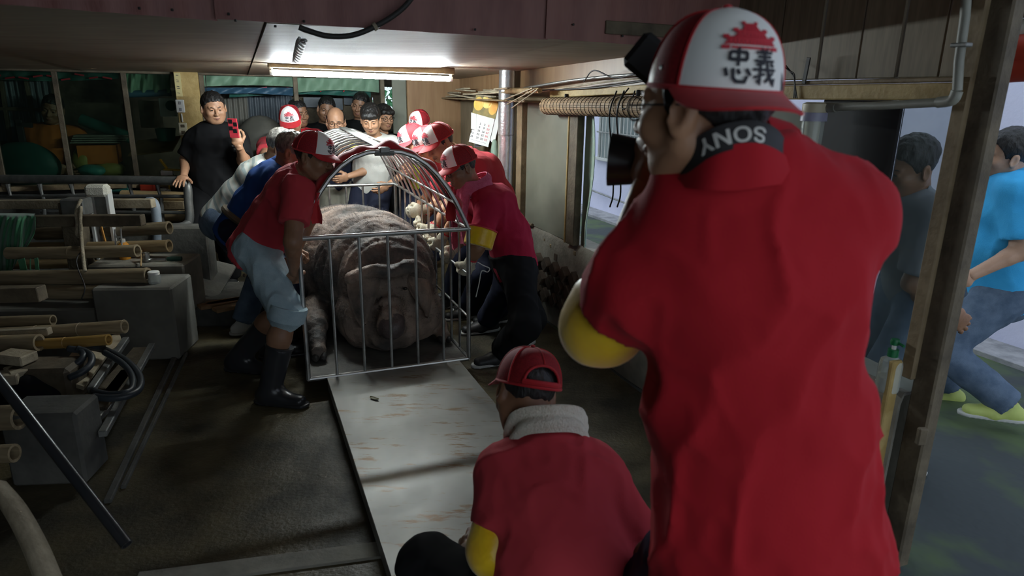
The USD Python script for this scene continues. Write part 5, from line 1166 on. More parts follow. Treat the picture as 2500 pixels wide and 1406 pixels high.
# rope round the post
rp = [q(198, 487, 4.36), q(192, 498, 4.34), q(186, 520, 4.32), q(189, 545, 4.3), q(187, 568, 4.3), q(193, 577, 4.3), q(198, 560, 4.3), q(195, 530, 4.31), q(197, 505, 4.32), q(196, 540, 4.29), q(198, 575, 4.28), q(201, 610, 4.05), q(204, 640, 4.0), q(207, 662, 3.95)]
solo('rope', tube(smoothpath(rp, 6), .0115, 8), 'rope', 'grey rope looped over the pen post, its end hanging', 'rope', smooth=True)
solo('cord', tube(smoothpath([q(205, 605, 4.1), q(188, 630, 3.98), q(190, 655, 3.93), q(207, 700, 3.85), q(199, 731, 3.83)], 6), .004, 6), 'wire_dark', 'thin dark cord tied round the bamboo bars', 'cord', smooth=True)
# green cloth over the dark timber
rows = []
for u_ in np.linspace(0, 1, 60):
    x = -60 + 150 * u_; col = []; fo = math.sin(u_ * 11 + .6) + .5 * math.sin(u_ * 27)
    drop = 165 * (1 - .55 * max(0, (u_ - .45) / .55)) * (1 - .06 * math.sin(u_ * 9))
    for w_ in np.linspace(0, 1, 22):
        if w_ < .2: y_, dep = 521 + 6 * w_ / .2, 4.52 - .20 * w_ / .2
        else: y_, dep = 527 + drop * (w_ - .2) / .8, 4.32 - (.035 + .05 * w_) * (1 + fo) * .6 - .012 * math.sin(u_ * 60 + 9 * w_)
        col.append(at(x - 26 * u_ * max(w_ - .25, 0) + 5 * math.sin(6 * w_ + 4 * u_), y_, dep))
    rows.append(col)
mat('cloth_green', (.02, .12, .05), (.045, .20, .09), 7, .6, sheen=.3)
solo('green_cloth', sheet(np.array(rows), .004), 'cloth_green', 'crumpled dark green cloth thrown over the timber', 'cloth', smooth=True)
for i, (x0, x1, y0, y1, w) in enumerate(((52, 60, 632, 668, 16), (88, 92, 630, 662, 9), (74, 74, 632, 660, 3))):
    solo('green_strip', beam(at(x0, y0, 4.1), at(x1, y1, 4.06), .004, upx(w, 4.1), up=(1, 0, 0)), 'cloth_green', ('widest green strip hanging across the pale bamboo', 'narrow green strip across the pale bamboo', 'thin green string across the pale bamboo')[i], 'strip')
# things standing on the piers
rt = thing('ratchet', 'steel ratchet wrench with a dark green grip lying on the lighter pier', 'wrench', q(395, 636, 4.5))
z_ = .50; w0, w1, w2, w3 = atz(358, 634, z_), atz(405, 633, z_), atz(408, 632, z_), atz(444, 631, z_)
part(rt, 'handle', rod(w0, w1, .009), 'steel'); part(rt, 'grip', tube(np.array([w2, w2 * .7 + w3 * .3, w3]), [.012, .017, .015], 10), mat('grip_green', (.015, .05, .035), rough=.5), 'dark green grip')
part(rt, 'socket', rod(w0 - V(0, 0, .01), w0 + V(0, 0, .05), .022, 14, hollow=.7), 'steel'); part(rt, 'head', ellmesh(w0, (.032, .024, .014)), 'steel')
solo('dowel', rod(atz(344, 650, .49), at(345, 612, 4.45), .006, 8), 'bamboo', 'thin upright stick beside the ratchet', 'stick')
jr = q(378, 690, 3.98); jr[2] = .465
j = thing('jar', 'small clear jar with a whitish lid on the front pier', 'jar', jr)
part(j, 'glass', lathe([(0, 0), (.033, 0), (.036, .01), (.036, .05), (.032, .056), (0, .056)], jr, k=20), 'clear_plastic', smooth=40); part(j, 'lid', lathe([(0, .056), (.034, .056), (.034, .072), (.03, .075), (0, .075)], jr, k=20), 'white_paint', 'whitish lid')
ob = q(310, 658, 4.5); ob[2] = .485
j = thing('bottle', 'orange plastic bottle standing behind the thick bamboo', 'bottle', ob)
part(j, 'bottle_body', lathe([(0, 0), (.034, 0), (.036, .006), (.036, .10), (.02, .118), (0, .118)], ob, k=20), 'orange_plastic'); part(j, 'cap', lathe([(0, .118), (.017, .118), (.017, .14), (0, .14)], ob, k=14), 'white_paint')
# pale boards, angle irons and the black hose in front of the trough
def quad(pix, th=.02): return sheet(np.array([[pix[0], pix[1]], [pix[3], pix[2]]]), th)
g3 = lambda px, py, z: atz(px, py, z)
solo('pale_board', quad([g3(128, 925, .22), g3(205, 948, .18), g3(262, 868, .18), g3(185, 852, .22)], .02), 'wood_grey', 'pale worn board lying askew under the hose', 'board')
solo('pale_board', quad([g3(262, 862, .2), g3(300, 842, .2), g3(292, 815, .2), g3(255, 830, .2)], .02), 'wood_grey', 'smaller pale board under the yellow bamboo', 'board')
for i, (a, b) in enumerate((((222, 952), (308, 828)), ((250, 1060), (372, 842)), ((228, 1030), (300, 960)))):
    solo('angle_iron', beam(g3(*a, .24 - .06 * i), g3(*b, .24 - .06 * i), .035, .03), 'steel_dull', ('light edged angle iron running past the hose', 'outer angle iron next to the floor gutter', 'short angle iron under the hose')[i], 'bar')
for i, (a, b, w) in enumerate((((258, 962), (352, 850), .12), ((240, 1000), (312, 905), .07))):
    solo('dark_plank', beam(g3(*a, .14), g3(*b, .14), w, .02), 'wood_dark', ('wide dark plank between the angle irons', 'narrow dark plank between the angle irons')[i], 'plank')
h_ = lambda pts: [g3(x, y, z) for x, y, z in pts]
solo('hose', tube(smoothpath(h_([(100, 842, .30), (170, 838, .31), (240, 848, .30), (300, 875, .28), (338, 912, .26), (342, 945, .25), (318, 964, .25), (270, 972, .25), (228, 968, .25)]), 7), .017, 10), 'hose', 'black rubber hose making the widest loop', 'hose', smooth=True)
solo('hose', tube(smoothpath(h_([(255, 860, .31), (300, 888, .29), (322, 918, .27), (322, 948, .26), (300, 960, .26), (262, 962, .25), (226, 954, .25)]), 7), .015, 10), 'hose', 'black rubber hose of the inner long loop', 'hose', smooth=True)
solo('hose', tube(smoothpath(h_([(168, 896, .27), (192, 884, .29), (204, 868, .31), (196, 856, .32), (166, 851, .33)]), 7), .017, 10), 'hose', 'short hose curving up beside the coupling', 'hose', smooth=True)
solo('hose', tube(smoothpath(h_([(168, 922, .25), (200, 908, .27), (222, 888, .29), (222, 868, .31), (204, 856, .32), (188, 851, .33)]), 7), .017, 10), 'hose', 'lower short hose ending at the rusty box', 'hose', smooth=True)
solo('rusty_box', bbox((.30, .2, .2), g3(120, 930, .2), R2_, .02), 'wood_dark', 'dark rusty box beside the hose ends', 'box')
for i, (px, py, z_, sx, sy, sz) in enumerate(((40, 872, .33, .16, .1, .05), (52, 905, .28, .12, .12, .04), (20, 922, .27, .1, .1, .05))):
    solo('offcut', bbox((sx, sy, sz), g3(px, py, z_), rotm((0, 0, 1), .5 * i + .3) @ R2_, .006), 'wood_grey', ('upper pale offcut on the heap at the left edge', 'middle pale offcut on the heap at the left edge', 'lowest pale offcut on the heap at the left edge')[i], 'offcut')
solo('cloth_heap', tidy(Soft(g3(60, 960, .2) - .3, g3(60, 960, .2) + .3, .015).add(ellip(g3(60, 960, .16), (.2, .14, .12)), 0, warp=lambda Q: .03 * (meshkit.noise(Q * 18, 2) - .5)).mesh(), 2), 'cloth_black', 'dark heap of cloth under the pale offcuts', 'cloth', smooth=True)
# floor gutter and floor strip
for i, (a, b, w) in enumerate((((432, 860), (262, 1225), .03), ((455, 862), (300, 1190), .02))):
    struct(f'trim_{31 + i}', beam(g3(*a, .008), g3(*b, .008), w, .02), 'concrete_dark', ('raised edge of the floor gutter', 'second thin edge along the floor gutter')[i])
struct('floor_strip', beam(g3(330, 1420, .004), g3(960, 1338, .004), .09, .012), 'concrete', 'worn cement strip across the floor at the bottom')
# ---------------------------------------------------------------- right wall: pipe, blind, calendar, filter, wires
Rw = np.stack([D_ * -1, E_ * -1, UP])      # seen from inside: right, towards the wall is -z... (x to the right in view, z up)
WX, WZ = -D_, UP                                    # along the wall to the right in view, and up
sp0 = B(1.95, 5.05, .655); sp1 = B(1.95, 5.02, 1.80)
pp = thing('stove_pipe', 'tall silver zinc pipe rising from the low wall to the ceiling', 'pipe', sp0)
part(pp, 'lower_pipe', tube(np.array([sp0, sp0 * .42 + sp1 * .58]), .060, 24), 'zinc_pipe'); part(pp, 'upper_pipe', tube(np.array([sp0 * .43 + sp1 * .57, sp1]), .0625, 24), 'zinc_pipe')
part(pp, 'seam', tube(np.array([sp0 * .425 + sp1 * .575 - V(0, 0, .004), sp0 * .425 + sp1 * .575 + V(0, 0, .002)]), .0645, 24), 'steel_dull')
# rolled bamboo blind
b0, b1 = on_s(1334, 259, 1.955), on_s(1640, 262, 1.955)
bl = thing('rolled_blind', 'rolled up brown bamboo blind hanging over the side window', 'blind', (b0 + b1) / 2)
rb = .052; nS = 26
mat('blind_slat', (.20, .125, .06), (.30, .2, .10), 20, .7, rand=.25)
bu = nrm(b1 - b0); bx, by, _ = frame(bu)
for k in range(nS):
    a = 2 * math.pi * k / nS; o = (bx * math.cos(a) + by * math.sin(a)) * rb
    part(bl, 'slat', beam(b0 + o + bu * .004 * (k % 3), b1 + o, .0115, .005, up=o, ch=.001), 'blind_slat')
part(bl, 'core', rod(b0 + bu * .01, b1, rb - .002, 18), 'wood_dark')
for k in range(30): part(bl, 'thread', tube(np.array([b0 + bu * (.03 + k * .048) + (bx * math.cos(a) + by * math.sin(a)) * (rb + .004) for a in np.linspace(0, 2 * math.pi, 19)[:-1]]), .0016, 4, closed=True), 'wire_dark')
for i, (px, dz) in enumerate(((1505, .13), (1523, .15), (1382, .02))):
    p = on_s(px, 236, 1.93); L = on_s(px - 8, 470 if i < 2 else 262, 1.93)
    pts = [p + V(0, 0, .03), on_s(px - 14, 262, 1.885), on_s(px - 17, 300, 1.9), on_s(px - 10, 380, 1.94), L + V(0, 0, .0), on_s(px - 16, 505, 1.95)]
    if i < 2: solo('cord', tube(smoothpath(pts, 7), .0045, 6), 'wire_dark', ('left dark cord hanging in front of the barred alley window', 'right dark cord hanging in front of the barred alley window')[i], 'cord', smooth=True)
    else: solo('hook', bbox((.02, .02, .035), on_s(1382, 236, 1.98)), 'wire_dark', 'small black hook on the yellow strip', 'hook')
solo('hook', bbox((.02, .02, .035), on_s(1558, 228, 1.98)), 'wire_dark', 'black hook on the yellow strip near the hanging cords', 'hook')
solo('cord_tangle', [tube(smoothpath([on_s(1535 + 8 * k, 215 + 4 * k, 1.96), on_s(1518 - 10 * k, 240, 1.92), on_s(1522 + 6 * k, 266, 1.9), on_s(1540 + 4 * k, 250, 1.92), on_s(1550, 222, 1.96)], 6), .004, 6) for k in range(3)][0], 'wire_dark', 'loop of dark cord tied round the rolled blind', 'cord', smooth=True)
# green curtain edge in the opening
rows = [[on_s(1411 + 9 * v_ * (1 if z_ < .9 else 1) + 14 * math.sin(min(w_ * 3.2, 1.5)) * v_ + 4, 0, 2.07) * 0 + B(2.06 + .02 * math.sin(v_ * 5), 3.905 - .17 * v_ * (.55 + .45 * math.sin(math.pi * min(w_ * 1.1 + .1, 1))), z_) for v_ in np.linspace(0, 1, 9)] for w_, z_ in ((w_, 1.56 - .90 * w_) for w_ in np.linspace(0, 1, 14))]
solo('curtain', sheet(np.array(rows), .004), 'curtain_green', 'pale green plastic curtain beside the dark window post', 'curtain', smooth=True)
# wires along the plate
for i, (pts, r, m, lab) in enumerate(((((1110, 236), (1300, 222), (1450, 214), (1620, 190)), .006, 'wire_dark', 'upper dark cable along the wall plate'),
                                  (((1130, 244), (1260, 232), (1480, 200), (1640, 186)), .005, 'wood_grey', 'grey cable sagging along the wall plate'),
                                  (((1280, 215), (1400, 196), (1520, 184), (1640, 180)), .009, 'steel_dull', 'coiled spring cable under the ceiling edge'))):
    solo('cable', tube(smoothpath([on_s(x, y, 1.97) for x, y in pts], 8), r, 6), m, lab, 'cable', smooth=True)
solo('cable', tube(smoothpath([on_s(1425, 200, 1.95), on_s(1450, 172, 1.9), on_s(1500, 190, 1.9), on_s(1560, 178, 1.9), on_s(1600, 165, 1.9)], 7), .004, 6), 'wire_dark', 'thin looping cable just left of the flash unit', 'cable', smooth=True)
# heap of scrap wood on the plate
rgs = np.random.default_rng(21)
sh_ = sbx(1.86, 2.04, 4.45, 6.55, 1.565, 1.578); struct('trim_40', sh_, 'wood_old', 'narrow shelf carrying the scrap wood')
lab_s = ['lowest', 'second', 'third', 'fourth', 'fifth', 'sixth', 'seventh', 'eighth', 'ninth', 'tenth', 'eleventh', 'twelfth', 'thirteenth', 'fourteenth']
for k in range(14):
    t_ = rgs.uniform(4.6, 6.4); z_ = 1.592 + .011 * (k % 7); L = rgs.uniform(.25, .7); an = rgs.normal(0, .12)
    d = nrm(D_ * math.cos(an) + E_ * math.sin(an) + V(0, 0, rgs.normal(0, .04))); c = B(1.93 + rgs.uniform(-.04, .04), t_, z_)
    solo('scrap_wood', beam(c - d * L / 2, c + d * L / 2, rgs.uniform(.03, .06), .011, ch=.002), 'wood_grey', 'broken piece of scrap wood in the heap on the shelf by the silver pipe', 'scrap wood', 'scrap wood on the shelf')
for i, (px, py, r_) in enumerate(((1296, 222, .022), (1318, 221, .018))):
    p = on_s(px, py, 1.88); solo('stick', rod(p, p + D_ * .5 + E_ * .02, r_, 12), 'bamboo', ('cut stick end beside the silver pipe', 'second cut stick end right of the silver pipe')[i], 'stick')
for i in range(3):
    p = on_s(1225 + 12 * i, 246 + 9 * i, 1.83); solo('reed', rod(p, on_s(1300 + 6 * i, 215 + 2 * i, 1.86), .0045, 6), 'wood_grey', ('highest dry reed crossing the silver pipe', 'middle dry reed crossing the silver pipe', 'lowest dry reed crossing the silver pipe')[i], 'reed')
# torn wall calendar
cq = on_s(1192, 245, 2.01); cal = thing('calendar', 'torn wall calendar with a fruit picture hanging crooked on the planks', 'calendar', cq)
tl_ = math.radians(-13); ch_ = nrm(WX * .62 + E_ * .78); cxv = nrm(ch_ * math.cos(tl_) + UP * math.sin(tl_)); cyv = nrm(UP * math.cos(tl_) - ch_ * math.sin(tl_)); cnv = np.cross(cxv, cyv)
c0 = on_s(1181, 292, 1.94)          # middle of the sheet
px_m = 5.55 / 1640 * 1.0; W_, H_ = .205, .42
def cal_pt(u, v, off=0.0): return c0 + cxv * u + cyv * v + cnv * (off + .008 * math.cos(u * 14) + .05 * max(-v - .05, 0))
def cal_grid(u0, u1, v0, v1, off, th=.0012, n=9, edge=None):
    return sheet(np.array([[cal_pt(u_ + (edge(v_) if edge and u_ == u0 else 0), v_, off) for v_ in np.linspace(v0, v1, 12)] for u_ in np.linspace(u0, u1, n)]), th)
part(cal, 'page', cal_grid(-.085, .095, -.21, .03, .004, edge=lambda v: .03 * max(0, (v + .15)) * 3), 'paper', 'white page of dates', smooth=True)
part(cal, 'page', sheet(np.array([[cal_pt(.095 + .045 * u_, v_ - .03 * u_, -.004 + .01 * u_) for v_ in np.linspace(-.15, .16, 8)] for u_ in np.linspace(0, 1, 4)]), .0012), 'paper', 'curled white back pages', smooth=True)
part(cal, 'torn_page', sheet(np.array([[cal_pt(-.12 + .05 * u_ + .03 * w_, .03 - .13 * w_, .008) for u_ in np.linspace(0, 1, 4)] for w_ in np.linspace(0, 1, 6)]), .0012), 'paper', 'torn strip of the page', smooth=True)
part(cal, 'picture', cal_grid(-.11, .098, .03, .20, .003), mat('cal_green', (.16, .13, .04), (.3, .22, .06), 14, .6), 'brownish picture of the calendar', smooth=True)
mat('fruit_orange', (.72, .33, .03), (.8, .45, .06), 10, .5); mat('fruit_yellow', (.85, .62, .15), (.75, .45, .05), 14, .5)
for x, y, rx_, ry_, m in ((-.07, .115, .045, .055, 'fruit_orange'), (.0, .15, .045, .055, 'fruit_yellow'), (.06, .12, .038, .065, 'fruit_orange')):
    a = np.linspace(0, 2 * math.pi, 25)[:-1]; pg = Polygon(np.stack([x + rx_ * np.cos(a), y + ry_ * np.sin(a)], 1))
    part(cal, 'printed_fruit', drape(pg, lambda u, v, off: np.array([cal_pt(a_, b_, .0042 + o_) for a_, b_, o_ in zip(u, v, off)]), .0006, .03), m, smooth=False)
def cal_text(txt, u, v, h, m, name='date'):
    t = meshkit.text_mesh(txt, h, .0006, bold=True); vv_ = t.vertices
    M_ = trimesh.Trimesh(np.array([cal_pt(u + a[0], v + a[1], .0052 + a[2]) for a in vv_]), t.faces, process=False)
    if M_.volume < 0: M_.invert()
    part(cal, name, M_, m, smooth=False)
mat('print_grey', (.3, .3, .32), rough=.8)
cols = [(-.072, ['', '7', '14', '21', '28']), (-.018, ['1', '8', '15', '22', '29']), (.022, ['2', '9', '16', '23', '30']), (.058, ['3', '10', '17', '24', '31'])]
for ci, (u_, dates) in enumerate(cols):
    for r_, dtx in enumerate(dates):
        if dtx: cal_text(dtx, u_ - .006 * len(dtx), -.045 - .03 * r_, .0145, 'print_red' if ci == 3 else 'print_black')
part(cal, 'rule', [place(prism(sbox(-.07, -.003, .07, -.001), .0006), cal_pt(0, -.182 - .012 * k, .006), cxv, cyv) for k in range(2)][0], 'print_grey', smooth=False)
solo('cap', lathe([(0, .05), (.05, .045), (.075, .02), (.08, 0), (.07, 0)], on_s(1180, 352, 1.99), -E_ * .3 + UP, 20), 'cloth_grey', 'grey cloth cap hanging below the torn calendar', 'cap')
solo('green_bag', tidy(Soft(on_s(1208, 380, 1.99) - .2, on_s(1208, 380, 1.99) + .2, .012).add(ellip(on_s(1207, 378, 2.0), (.035, .05, .13)), 0, warp=lambda Q: .012 * (meshkit.noise(Q * 30, 4) - .5)).mesh(), 2), 'curtain_green', 'pale green bag hanging beside the silver pipe', 'bag', smooth=True)
solo('wall_box', bbox((.03, .055, .07), on_s(1219, 430, 2.0), np.stack([E_, D_, UP]), .004), 'wood_yellow', 'small yellow box on the planks left of the silver pipe', 'box')
p = on_s(1283, 540, 2.08); p[2] = .662
j = thing('tin', 'small brass coloured tin standing on the low wall', 'tin', p); part(j, 'tin_body', lathe([(0, 0), (.03, 0), (.03, .075), (.027, .08), (0, .08)], p, k=18), mat('brass', (.45, .38, .2), rough=.4, metal=.7)); part(j, 'tin_lid', lathe([(0, .08), (.031, .08), (.031, .095), (0, .097)], p, k=18), 'steel')
solo('pipe_stub', rod(on_s(1278, 546, 2.02) + V(0, 0, .01), on_s(1300, 553, 2.02) + V(0, 0, .01), .013, 10), 'wood_dark', 'dark pipe stub lying on the low wall below the tin', 'pipe')
# water filter and plastic pipe
f0 = on_s(1990, 262, 1.95)
fl_ = thing('water_filter', 'pale cylindrical water filter housing hanging under the plastic pipe', 'filter', f0 - V(0, 0, .3))
part(fl_, 'cap', lathe([(0, .0), (.042, 0), (.044, .012), (.044, .03), (.03, .036), (0, .036)], f0 - V(0, 0, .018), k=24), mat('cream', (.55, .5, .36), rough=.5)); part(fl_, 'ring', lathe([(0.0, -.03), (.046, -.03), (.046, 0), (0, 0)], f0 - V(0, 0, .018), k=24), mat('violet_ring', (.33, .33, .45), rough=.4), 'pale violet ring')
part(fl_, 'housing', lathe([(0, -.30), (.036, -.29), (.04, -.03), (0, -.03)], f0 - V(0, 0, .018), k=24), 'clear_plastic', 'clear housing'); part(fl_, 'cartridge', lathe([(0, -.28), (.026, -.28), (.026, -.03), (0, -.03)], f0 - V(0, 0, .018), k=20), 'cream', 'cream cartridge inside')
pv = [on_s(2015, 262, 1.97), on_s(2150, 258, 1.97), on_s(2290, 250, 1.97), on_s(2325, 244, 1.965), on_s(2337, 222, 1.965), on_s(2341, 150, 1.965), on_s(2356, 40, 1.965), on_s(2362, -60, 1.965)]
pvp = thing('water_pipe', 'grey plastic water pipe running from the filter and up beside the corner post', 'pipe', pv[2])
part(pvp, 'pipe_run', tube(np.array([pv[0], pv[1], pv[2]]), .0135, 12), mat('pvc_grey', (.2, .2, .17), (.26, .26, .22), 9, .5)); part(pvp, 'riser', tube(np.array(pv[4:]), .0135, 12), 'pvc_grey')
part(pvp, 'elbow', tube(smoothpath(pv[2:5], 5), .0165, 12), 'pvc_grey'); part(pvp, 'coupling', rod(pv[0] - WX * .0, pv[0] + WX * .05, .0165, 12), 'pvc_grey')
k0 = on_s(2347, 110, 1.965); part(pvp, 'clip', [bbox((.03, .05, .012), k0, np.stack([E_, D_, UP]))], 'steel_dull')
solo('black_strap', beam(on_s(1975, 140, 1.99), on_s(1962, 205, 1.99), .006, .018, up=D_), 'wire_dark', 'black strap hanging under the maroon fascia', 'strap')
for i in range(3): solo('cable', tube(smoothpath([on_s(1895 + 12 * i, 150 + 5 * i, 1.99), on_s(1925 + 6 * i, 172 + 6 * i, 1.98), on_s(1940, 185 + 8 * i, 1.98), on_s(1938 + 4 * i, 240, 1.98)], 6), .0025, 5), 'wire_dark', ('leftmost thin wire hanging right of the cap', 'middle thin wire hanging right of the cap', 'rightmost thin wire hanging right of the cap')[i], 'wire', smooth=True)
# pump bottle on the sill
bt = on_s(2163, 955, 2.0); bt[2] = .66
pb = thing('pump_bottle', 'clear plastic pump bottle with green pump standing by the corner post', 'bottle', bt)
part(pb, 'bottle_body', lathe([(0, 0), (.036, 0), (.038, .006), (.038, .095), (.034, .112), (.016, .122), (.013, .126), (0, .126)], bt, k=24), 'clear_plastic', 'clear body')
part(pb, 'liquid', lathe([(0, .004), (.034, .004), (.034, .05), (0, .05)], bt, k=20), mat('olive_liquid', (.2, .2, .09), (.35, .33, .2), 30, .5), 'murky contents')
part(pb, 'collar', lathe([(0, .124), (.017, .124), (.017, .150), (0, .150)], bt, k=18), mat('pump_green', (.01, .13, .045), rough=.4), 'green collar'); part(pb, 'stem', rod(bt + V(0, 0, .15), bt + V(0, 0, .168), .007, 10), 'white_paint', 'white stem')
part(pb, 'pump_head', [lathe([(0, .166), (.013, .166), (.015, .176), (.013, .186), (0, .186)], bt, k=16), rod(bt + V(0, 0, .178), bt + WX * .035 + V(0, 0, .172), .005, 8)], 'pump_green', 'green pump head')
# red and white bundle at the upper right edge
rbk = thing('red_banner', 'rolled red banner with a white end hanging outside at the upper right', 'banner', on_s(2478, 140, 2.5))
part(rbk, 'red_roll', [rod(on_s(2456, 128, 2.5), on_s(2640, 110, 2.5), .055, 16), rod(on_s(2454, 165, 2.5), on_s(2640, 150, 2.5), .05, 16)][0], mat('banner_red', (.45, .04, .015), (.38, .03, .012), 9, .6)); part(rbk, 'red_roll', rod(on_s(2452, 168, 2.5), on_s(2640, 152, 2.5), .048, 16), 'banner_red')
part(rbk, 'white_roll', rod(on_s(2468, 76, 2.52), on_s(2640, 60, 2.52), .038, 16), 'white_paint', 'white roll'); part(rbk, 'hanger', beam(on_s(2452, 35, 2.5), on_s(2640, 20, 2.5), .04, .03), 'wood_dark')
# barred window in the alley wall
aw = thing('alley_window', 'barred window with a pale frame in the alley wall', 'window', B(4.76, 7.9, .75), kind='structure')
t0_, t1_ = 7.35, 8.6; z0_, z1_ = .78, 2.0
part(aw, 'recess', sbx(4.755, 4.775, t0_, t1_, z0_, z1_), mat('win_dark', (.16, .2, .2), (.22, .26, .25), 3, .3), 'grey green panes')
for nm, bx_ in (('sill', sbx(4.70, 4.77, t0_ - .05, t1_ + .08, z0_ - .04, z0_)), ('frame', sbx(4.74, 4.77, t1_ - .04, t1_, z0_, z1_)), ('frame', sbx(4.74, 4.77, t0_, t0_ + .04, z0_, z1_)), ('frame', sbx(4.735, 4.765, 8.0, 8.04, z0_, z1_))): part(aw, nm, bx_, 'white_paint')
for k in range(13): t_ = t0_ + .06 + k * (t1_ - t0_ - .12) / 12; part(aw, 'bar', rod(B(4.715, t_, z0_), B(4.715, t_, z1_), .008, 6), 'white_paint')
for z_ in (1.12, 1.62): part(aw, 'cross_bar', sbx(4.705, 4.722, t0_, t1_, z_, z_ + .02), 'steel_dull')
solo('cable', rod(B(4.72, 8.9, .30), B(4.72, 6.0, .16), .012, 6), 'steel_dull', 'thin pipe along the foot of the alley wall', 'pipe')
# black cable and twisted wires under the ceiling
solo('cable', tube(smoothpath([on_t(x, y, 2.5) for x, y in ((1040, -60), (1000, 2), (965, 35), (915, 65), (860, 86), (800, 88), (750, 74), (730, 66))], 7), .0095, 10), 'wire_dark', 'thick black cable sagging in front of the maroon fascia', 'cable', smooth=True)
solo('cable_tie', lathe([(.0115, -.006), (.014, -.006), (.014, .006), (.0115, .006)], on_t(915, 65, 2.5), V(.8, .3, .5), 12), 'rope', 'pale tie round the black cable', 'tie')
ca = [atz(736, 92, 1.795), atz(730, 112, 1.788), atz(726, 128, 1.782), atz(722, 144, 1.776)]
for k in range(3):
    P = smoothpath(ca, 8); n_ = len(P); tw_ = np.linspace(0, 16, n_) + 2.1 * k
    solo('lashing', tube(P + np.stack([.014 * np.cos(tw_), .0 * tw_, -.010 + .010 * np.sin(tw_)], 1), .006, 6), 'white_paint', 'twisted strand of the pale wires lashed to the ceiling in front of the lamp', 'wire', 'twisted wires on the ceiling', smooth=True)
solo('cable', tube(smoothpath([tl0 + V(-.02, 0, .07), tl0 + V(.06, 0, .06), tl0 + V(.13, -.01, .065), atz(722, 147, 1.79)], 6), .005, 6), 'wire_dark', 'dark lead from the twisted wires to the lamp', 'cable', smooth=True)
u2 = thing('dead_lamp', 'unlit white lamp batten on the ceiling far left', 'lamp', at(135, 150, 5.2))
part(u2, 'batten', beam(at(82, 143, 5.25), at(190, 152, 5.3), .05, .03), 'white_paint'); part(u2, 'back_board', beam(at(60, 148, 5.3), at(230, 163, 5.35), .08, .03), 'wood_old')

# ---------------------------------------------------------------- the back room behind the panes
T7 = lambda px, py, t: on_t(px, py, t)
def panel(px0, py0, px1, py1, t, th=.02): 
    a, b = T7(px0, py1, t), T7(px1, py0, t); s0, _, z0 = st(a); s1, _, z1 = st(b); return sbx(s0, s1, t - th / 2, t + th / 2, z0, z1, .002)
mat('corrugated_blue', (.085, .105, .125), (.12, .14, .165), 4, .5); mat('corrugated_tan', (.14, .135, .115), (.2, .19, .16), 4, .6)
def corrugated(px0, py0, px1, py1, t, pitch=.05):
    a, b = T7(px0, py1, t), T7(px1, py0, t); s0, _, z0 = st(a); s1, _, z1 = st(b); n = max(int((s1 - s0) / pitch * 6), 8)
    return sheet(np.array([[B(s_, t + .012 * math.sin(2 * math.pi * s_ / pitch), z_) for z_ in (z0, (z0 + z1) / 2, z1)] for s_ in np.linspace(s0, s1, n)]), .003)
solo('corrugated_sheet', corrugated(-60, 185, 52, 262, 7.3), 'corrugated_blue', 'bluish corrugated sheet at the far left, upper one', 'sheet', smooth=True)
solo('corrugated_sheet', corrugated(60, 187, 120, 300, 7.3), 'corrugated_blue', 'bluish corrugated sheet behind the orange shirted man', 'sheet', smooth=True)
solo('corrugated_sheet', corrugated(-60, 270, 55, 345, 7.3), 'corrugated_blue', 'bluish corrugated sheet at the far left, lower one', 'sheet', smooth=True)
solo('corrugated_sheet', corrugated(545, 232, 605, 330, 7.45), 'corrugated_tan', 'tan corrugated sheet right of the heavy man', 'sheet', smooth=True)
solo('corrugated_sheet', corrugated(608, 228, 712, 300, 7.45), 'corrugated_blue', 'grey corrugated sheet behind the cap with the hidden face', 'sheet', smooth=True)
for i, (x0, y0, x1, y1) in enumerate(((2, 190, 26, 350), (62, 190, 84, 300), (-60, 264, 120, 268))):
    solo('frame_lath', beam(T7(x0, y0, 7.25), T7(x1, y1, 7.25), .03, .05, up=D_), 'wood_dark', ('leftmost slanting frame lath behind the panes', 'second slanting frame lath behind the panes', 'level frame lath behind the panes')[i], 'lath')
mat('tarp_green', (.17, .29, .19), (.22, .35, .24), 4, .6); mat('tarp_teal', (.012, .085, .065), (.022, .12, .095), 5, .6); mat('tarp_blue', (.035, .09, .15), (.045, .12, .19), 5, .5); mat('bag_yellow', (.24, .22, .04), (.3, .27, .07), 8, .6); mat('bag_teal', (.03, .2, .17), (.05, .26, .22), 8, .5)
def drop(px0, py0, px1, py1, t, sagp=0, wav=.02, n=30, k=9):
    out = []
    for u_ in np.linspace(0, 1, n):
        x = px0 + (px1 - px0) * u_; yb = py1 + sagp * math.sin(math.pi * u_)
        out.append([T7(x, py0 + (yb - py0) * w_, t) + D_ * (wav * math.sin(u_ * 21 + w_ * 3) + .6 * wav * math.sin(u_ * 47 - 2 * w_)) for w_ in np.linspace(0, 1, k)])
    return sheet(np.array(out), .004)
solo('tarpaulin', drop(308, 178, 416, 226, 6.85), 'tarp_green', 'pale green tarpaulin behind the pane left of the wooden column', 'tarpaulin', smooth=True)
solo('tarpaulin', drop(488, 176, 722, 212, 6.9, -4), 'tarp_green', 'long pale green tarpaulin right of the wooden column', 'tarpaulin', smooth=True)
solo('tarpaulin', drop(724, 180, 925, 226, 6.95, -6), 'tarp_green', 'pale green tarpaulin glowing behind the lamp', 'tarpaulin', smooth=True)
solo('roller', rod(T7(312, 230, 6.86), T7(418, 226, 6.86), .03, 12), 'tarp_blue', 'dark blue rolled tarpaulin edge left of the wooden column', 'roll', smooth=True)
solo('tarpaulin', drop(480, 214, 715, 234, 6.94, -6, .015), 'tarp_blue', 'blue lower edge of the long tarpaulin', 'tarpaulin', smooth=True)
bn = thing('banner', 'teal festival banner with red marks hung across the back', 'banner', T7(700, 225, 7.05)); part(bn, 'banner_cloth', drop(560, 214, 905, 238, 7.08, -8, .015), 'tarp_teal', smooth=True)
rgb_ = np.random.default_rng(4)
